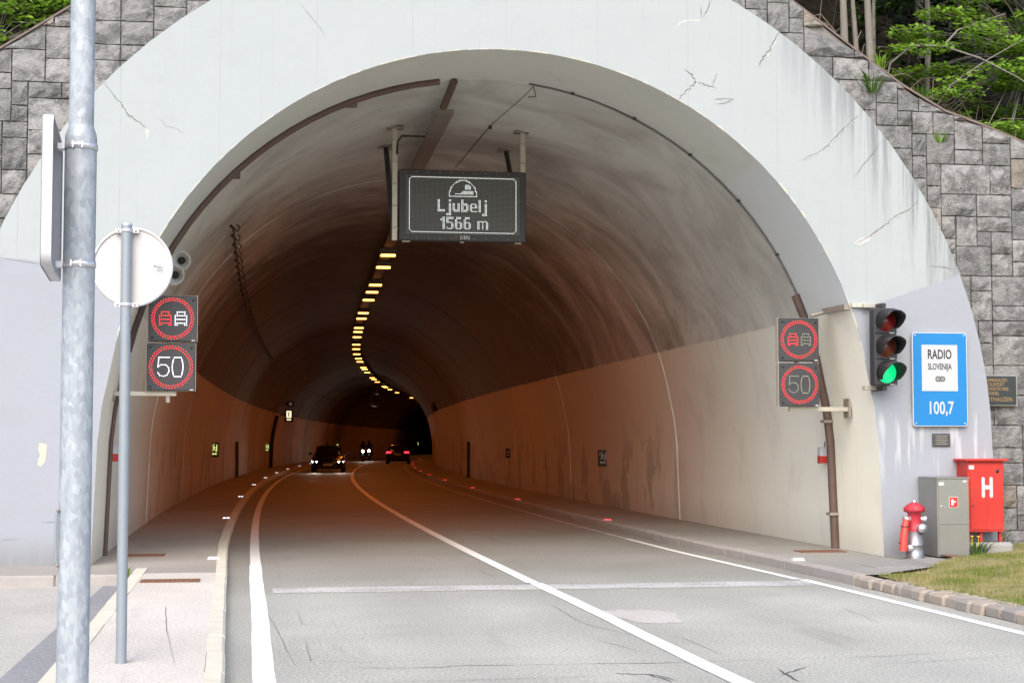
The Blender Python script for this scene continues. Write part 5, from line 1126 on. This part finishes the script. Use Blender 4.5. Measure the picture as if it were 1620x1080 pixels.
hl = bpy.data.lights.new('headlamp_beam', 'SPOT'); hl.energy = 45; hl.spot_size = math.radians(50); hl.spot_blend = .6; hl.color = (1, .9, .75); hl.shadow_soft_size = .08
def beam(t, x, y, z):
    o = bpy.data.objects.new('headlamp_beam', hl); COL.objects.link(o); o.parent = t; o.location = (x, y, z); o.rotation_euler = (math.radians(78), 0, 0); o.rotation_euler = Vector((0, -1, -.10)).to_track_quat('-Z', 'Y').to_euler()
car('car', (4.56, 91.3, .002), -.076, 'black oncoming car with lit headlights in the tunnel', PAINT_CAR, True)
car('car', (11.62, 126.4, .002), PI + PI - .115, 'dark departing car with glowing red tail lights', PAINT_CAR2, False).rotation_euler.z = -.115 + PI
def motorcycle(loc, rz, label, lb2):
    t = thing('motorcycle', loc, label, 'motorcycle', 'motorcycles riding side by side', rz)
    for y in (-.72, .72):
        w = MB().lathe([(.22, -.05), (.29, -.06), (.32, -.03), (.32, .03), (.29, .06), (.22, .05)], 20, Matrix.Translation((0, y, .32)) @ Matrix.Rotation(PI / 2, 4, 'Y')).build('wheel', TYRE, t, False); MB().lathe([(.03, -.04), (.22, -.03), (.22, .03), (.03, .04)], 12, Matrix.Translation((0, y, .32)) @ Matrix.Rotation(PI / 2, 4, 'Y')).build('rim', RIM, w, False)
    MB().tube([(.09, -.72, .32), (.09, -.50, .95)], .025, 6).tube([(-.09, -.72, .32), (-.09, -.50, .95)], .025, 6).build('fork', DKGREY, t, False)
    def ov(y, w, z0, z1): return [(w * math.cos(2 * PI * k / 10), y, (z0 + z1) / 2 + (z1 - z0) / 2 * math.sin(2 * PI * k / 10)) for k in range(10)]
    loft([ov(-.74, .10, .78, .98), ov(-.62, .20, .62, 1.08), ov(-.40, .24, .40, 1.10), ov(0, .19, .28, 1.0), ov(.35, .16, .40, .86), ov(.85, .10, .74, .88)]).build('fairing', PAINT_CAR, t, False)
    MB().add([(-.14, -.62, 1.06), (.14, -.62, 1.06), (.10, -.42, 1.32), (-.10, -.42, 1.32)], [(0, 1, 2, 3)]).build('windscreen', GLASS, t, False)
    MB().lathe([(0, .02), (.08, .015), (.10, 0)], 14, Matrix.Translation((0, -.745, .88)) @ Matrix.Rotation(PI / 2, 4, 'X')).build('headlight', HEAD, t, False); beam(t, 0, -.80, .88)
    MB().tube([(-.36, -.30, 1.06), (-.2, -.45, 1.08), (.2, -.45, 1.08), (.36, -.30, 1.06)], .016, 6).build('handlebar', DKGREY, t, False)
    for s in (-1, 1): MB().tube([(s * .3, -.36, 1.07), (s * .38, -.42, 1.24)], .01, 5).box((s * .40, -.42, 1.27), (.13, .03, .08), ch=.01).build('mirror', DKGREY, t, False)
    MB().box((0, .25, .84), (.28, .7, .09), ch=.03).build('seat', TYRE, t, False)
    # rider
    p = thing('person', (loc[0], loc[1], loc[2]), lb2, 'person', 'riders in black with helmets', rz)
    me = bpy.data.meshes.new('person_body')
    J = {'pel': (0, .28, .95), 'ab': (0, .20, 1.12), 'ch': (0, .08, 1.34), 'nk': (0, .0, 1.50), 'hd': (0, -.05, 1.60)}
    vs_ = [J['pel'], J['ab'], J['ch'], J['nk'], J['hd']]; es = [(0, 1), (1, 2), (2, 3), (3, 4)]; rr = [.16, .15, .17, .06, .08]
    for s in (-1, 1):
        b = len(vs_); vs_ += [(s * .20, .05, 1.40), (s * .36, -.08, 1.22), (s * .33, -.30, 1.09), (s * .31, -.38, 1.07)]; es += [(2, b), (b, b + 1), (b + 1, b + 2), (b + 2, b + 3)]; rr += [.075, .055, .042, .045]
        b = len(vs_); vs_ += [(s * .14, .22, .92), (s * .27, -.16, .86), (s * .24, .10, .42), (s * .25, -.04, .36)]; es += [(0, b), (b, b + 1), (b + 1, b + 2), (b + 2, b + 3)]; rr += [.10, .075, .05, .045]
    me.from_pydata(vs_, es, []); o = bpy.data.objects.new('body', me); COL.objects.link(o); o.parent = p
    sk = o.modifiers.new('Skin', 'SKIN')
    for k, sv_ in enumerate(me.skin_vertices[0].data): sv_.radius = (rr[k], rr[k]); sv_.use_root = (k == 0)
    o.modifiers.new('Sub', 'SUBSURF').levels = 1; o.modifiers['Sub'].render_levels = 1; me.materials.append(CLOTH)
    MB().lathe([(0, .15), (.07, .14), (.125, .08), (.14, 0), (.125, -.08), (.10, -.13)], 18, Matrix.Translation((0, -.06, 1.63))).build('helmet', PAINT_CAR, p, False)
    MB().lathe([(.128, -.04), (.142, 0), (.130, .05)], 14, Matrix.Translation((0, -.062, 1.63)), math.radians(200), math.radians(340)).build('visor', GLASS, p, False)
motorcycle((9.85, 139.5, .002), -.12, 'nearer of two motorcycles with bright headlight behind the oncoming car', 'rider in black and helmet on the nearer motorcycle')
motorcycle((10.85, 146.0, .002), -.125, 'farther of two motorcycles with bright headlight, closer to the centre line', 'rider in black and helmet on the farther motorcycle')
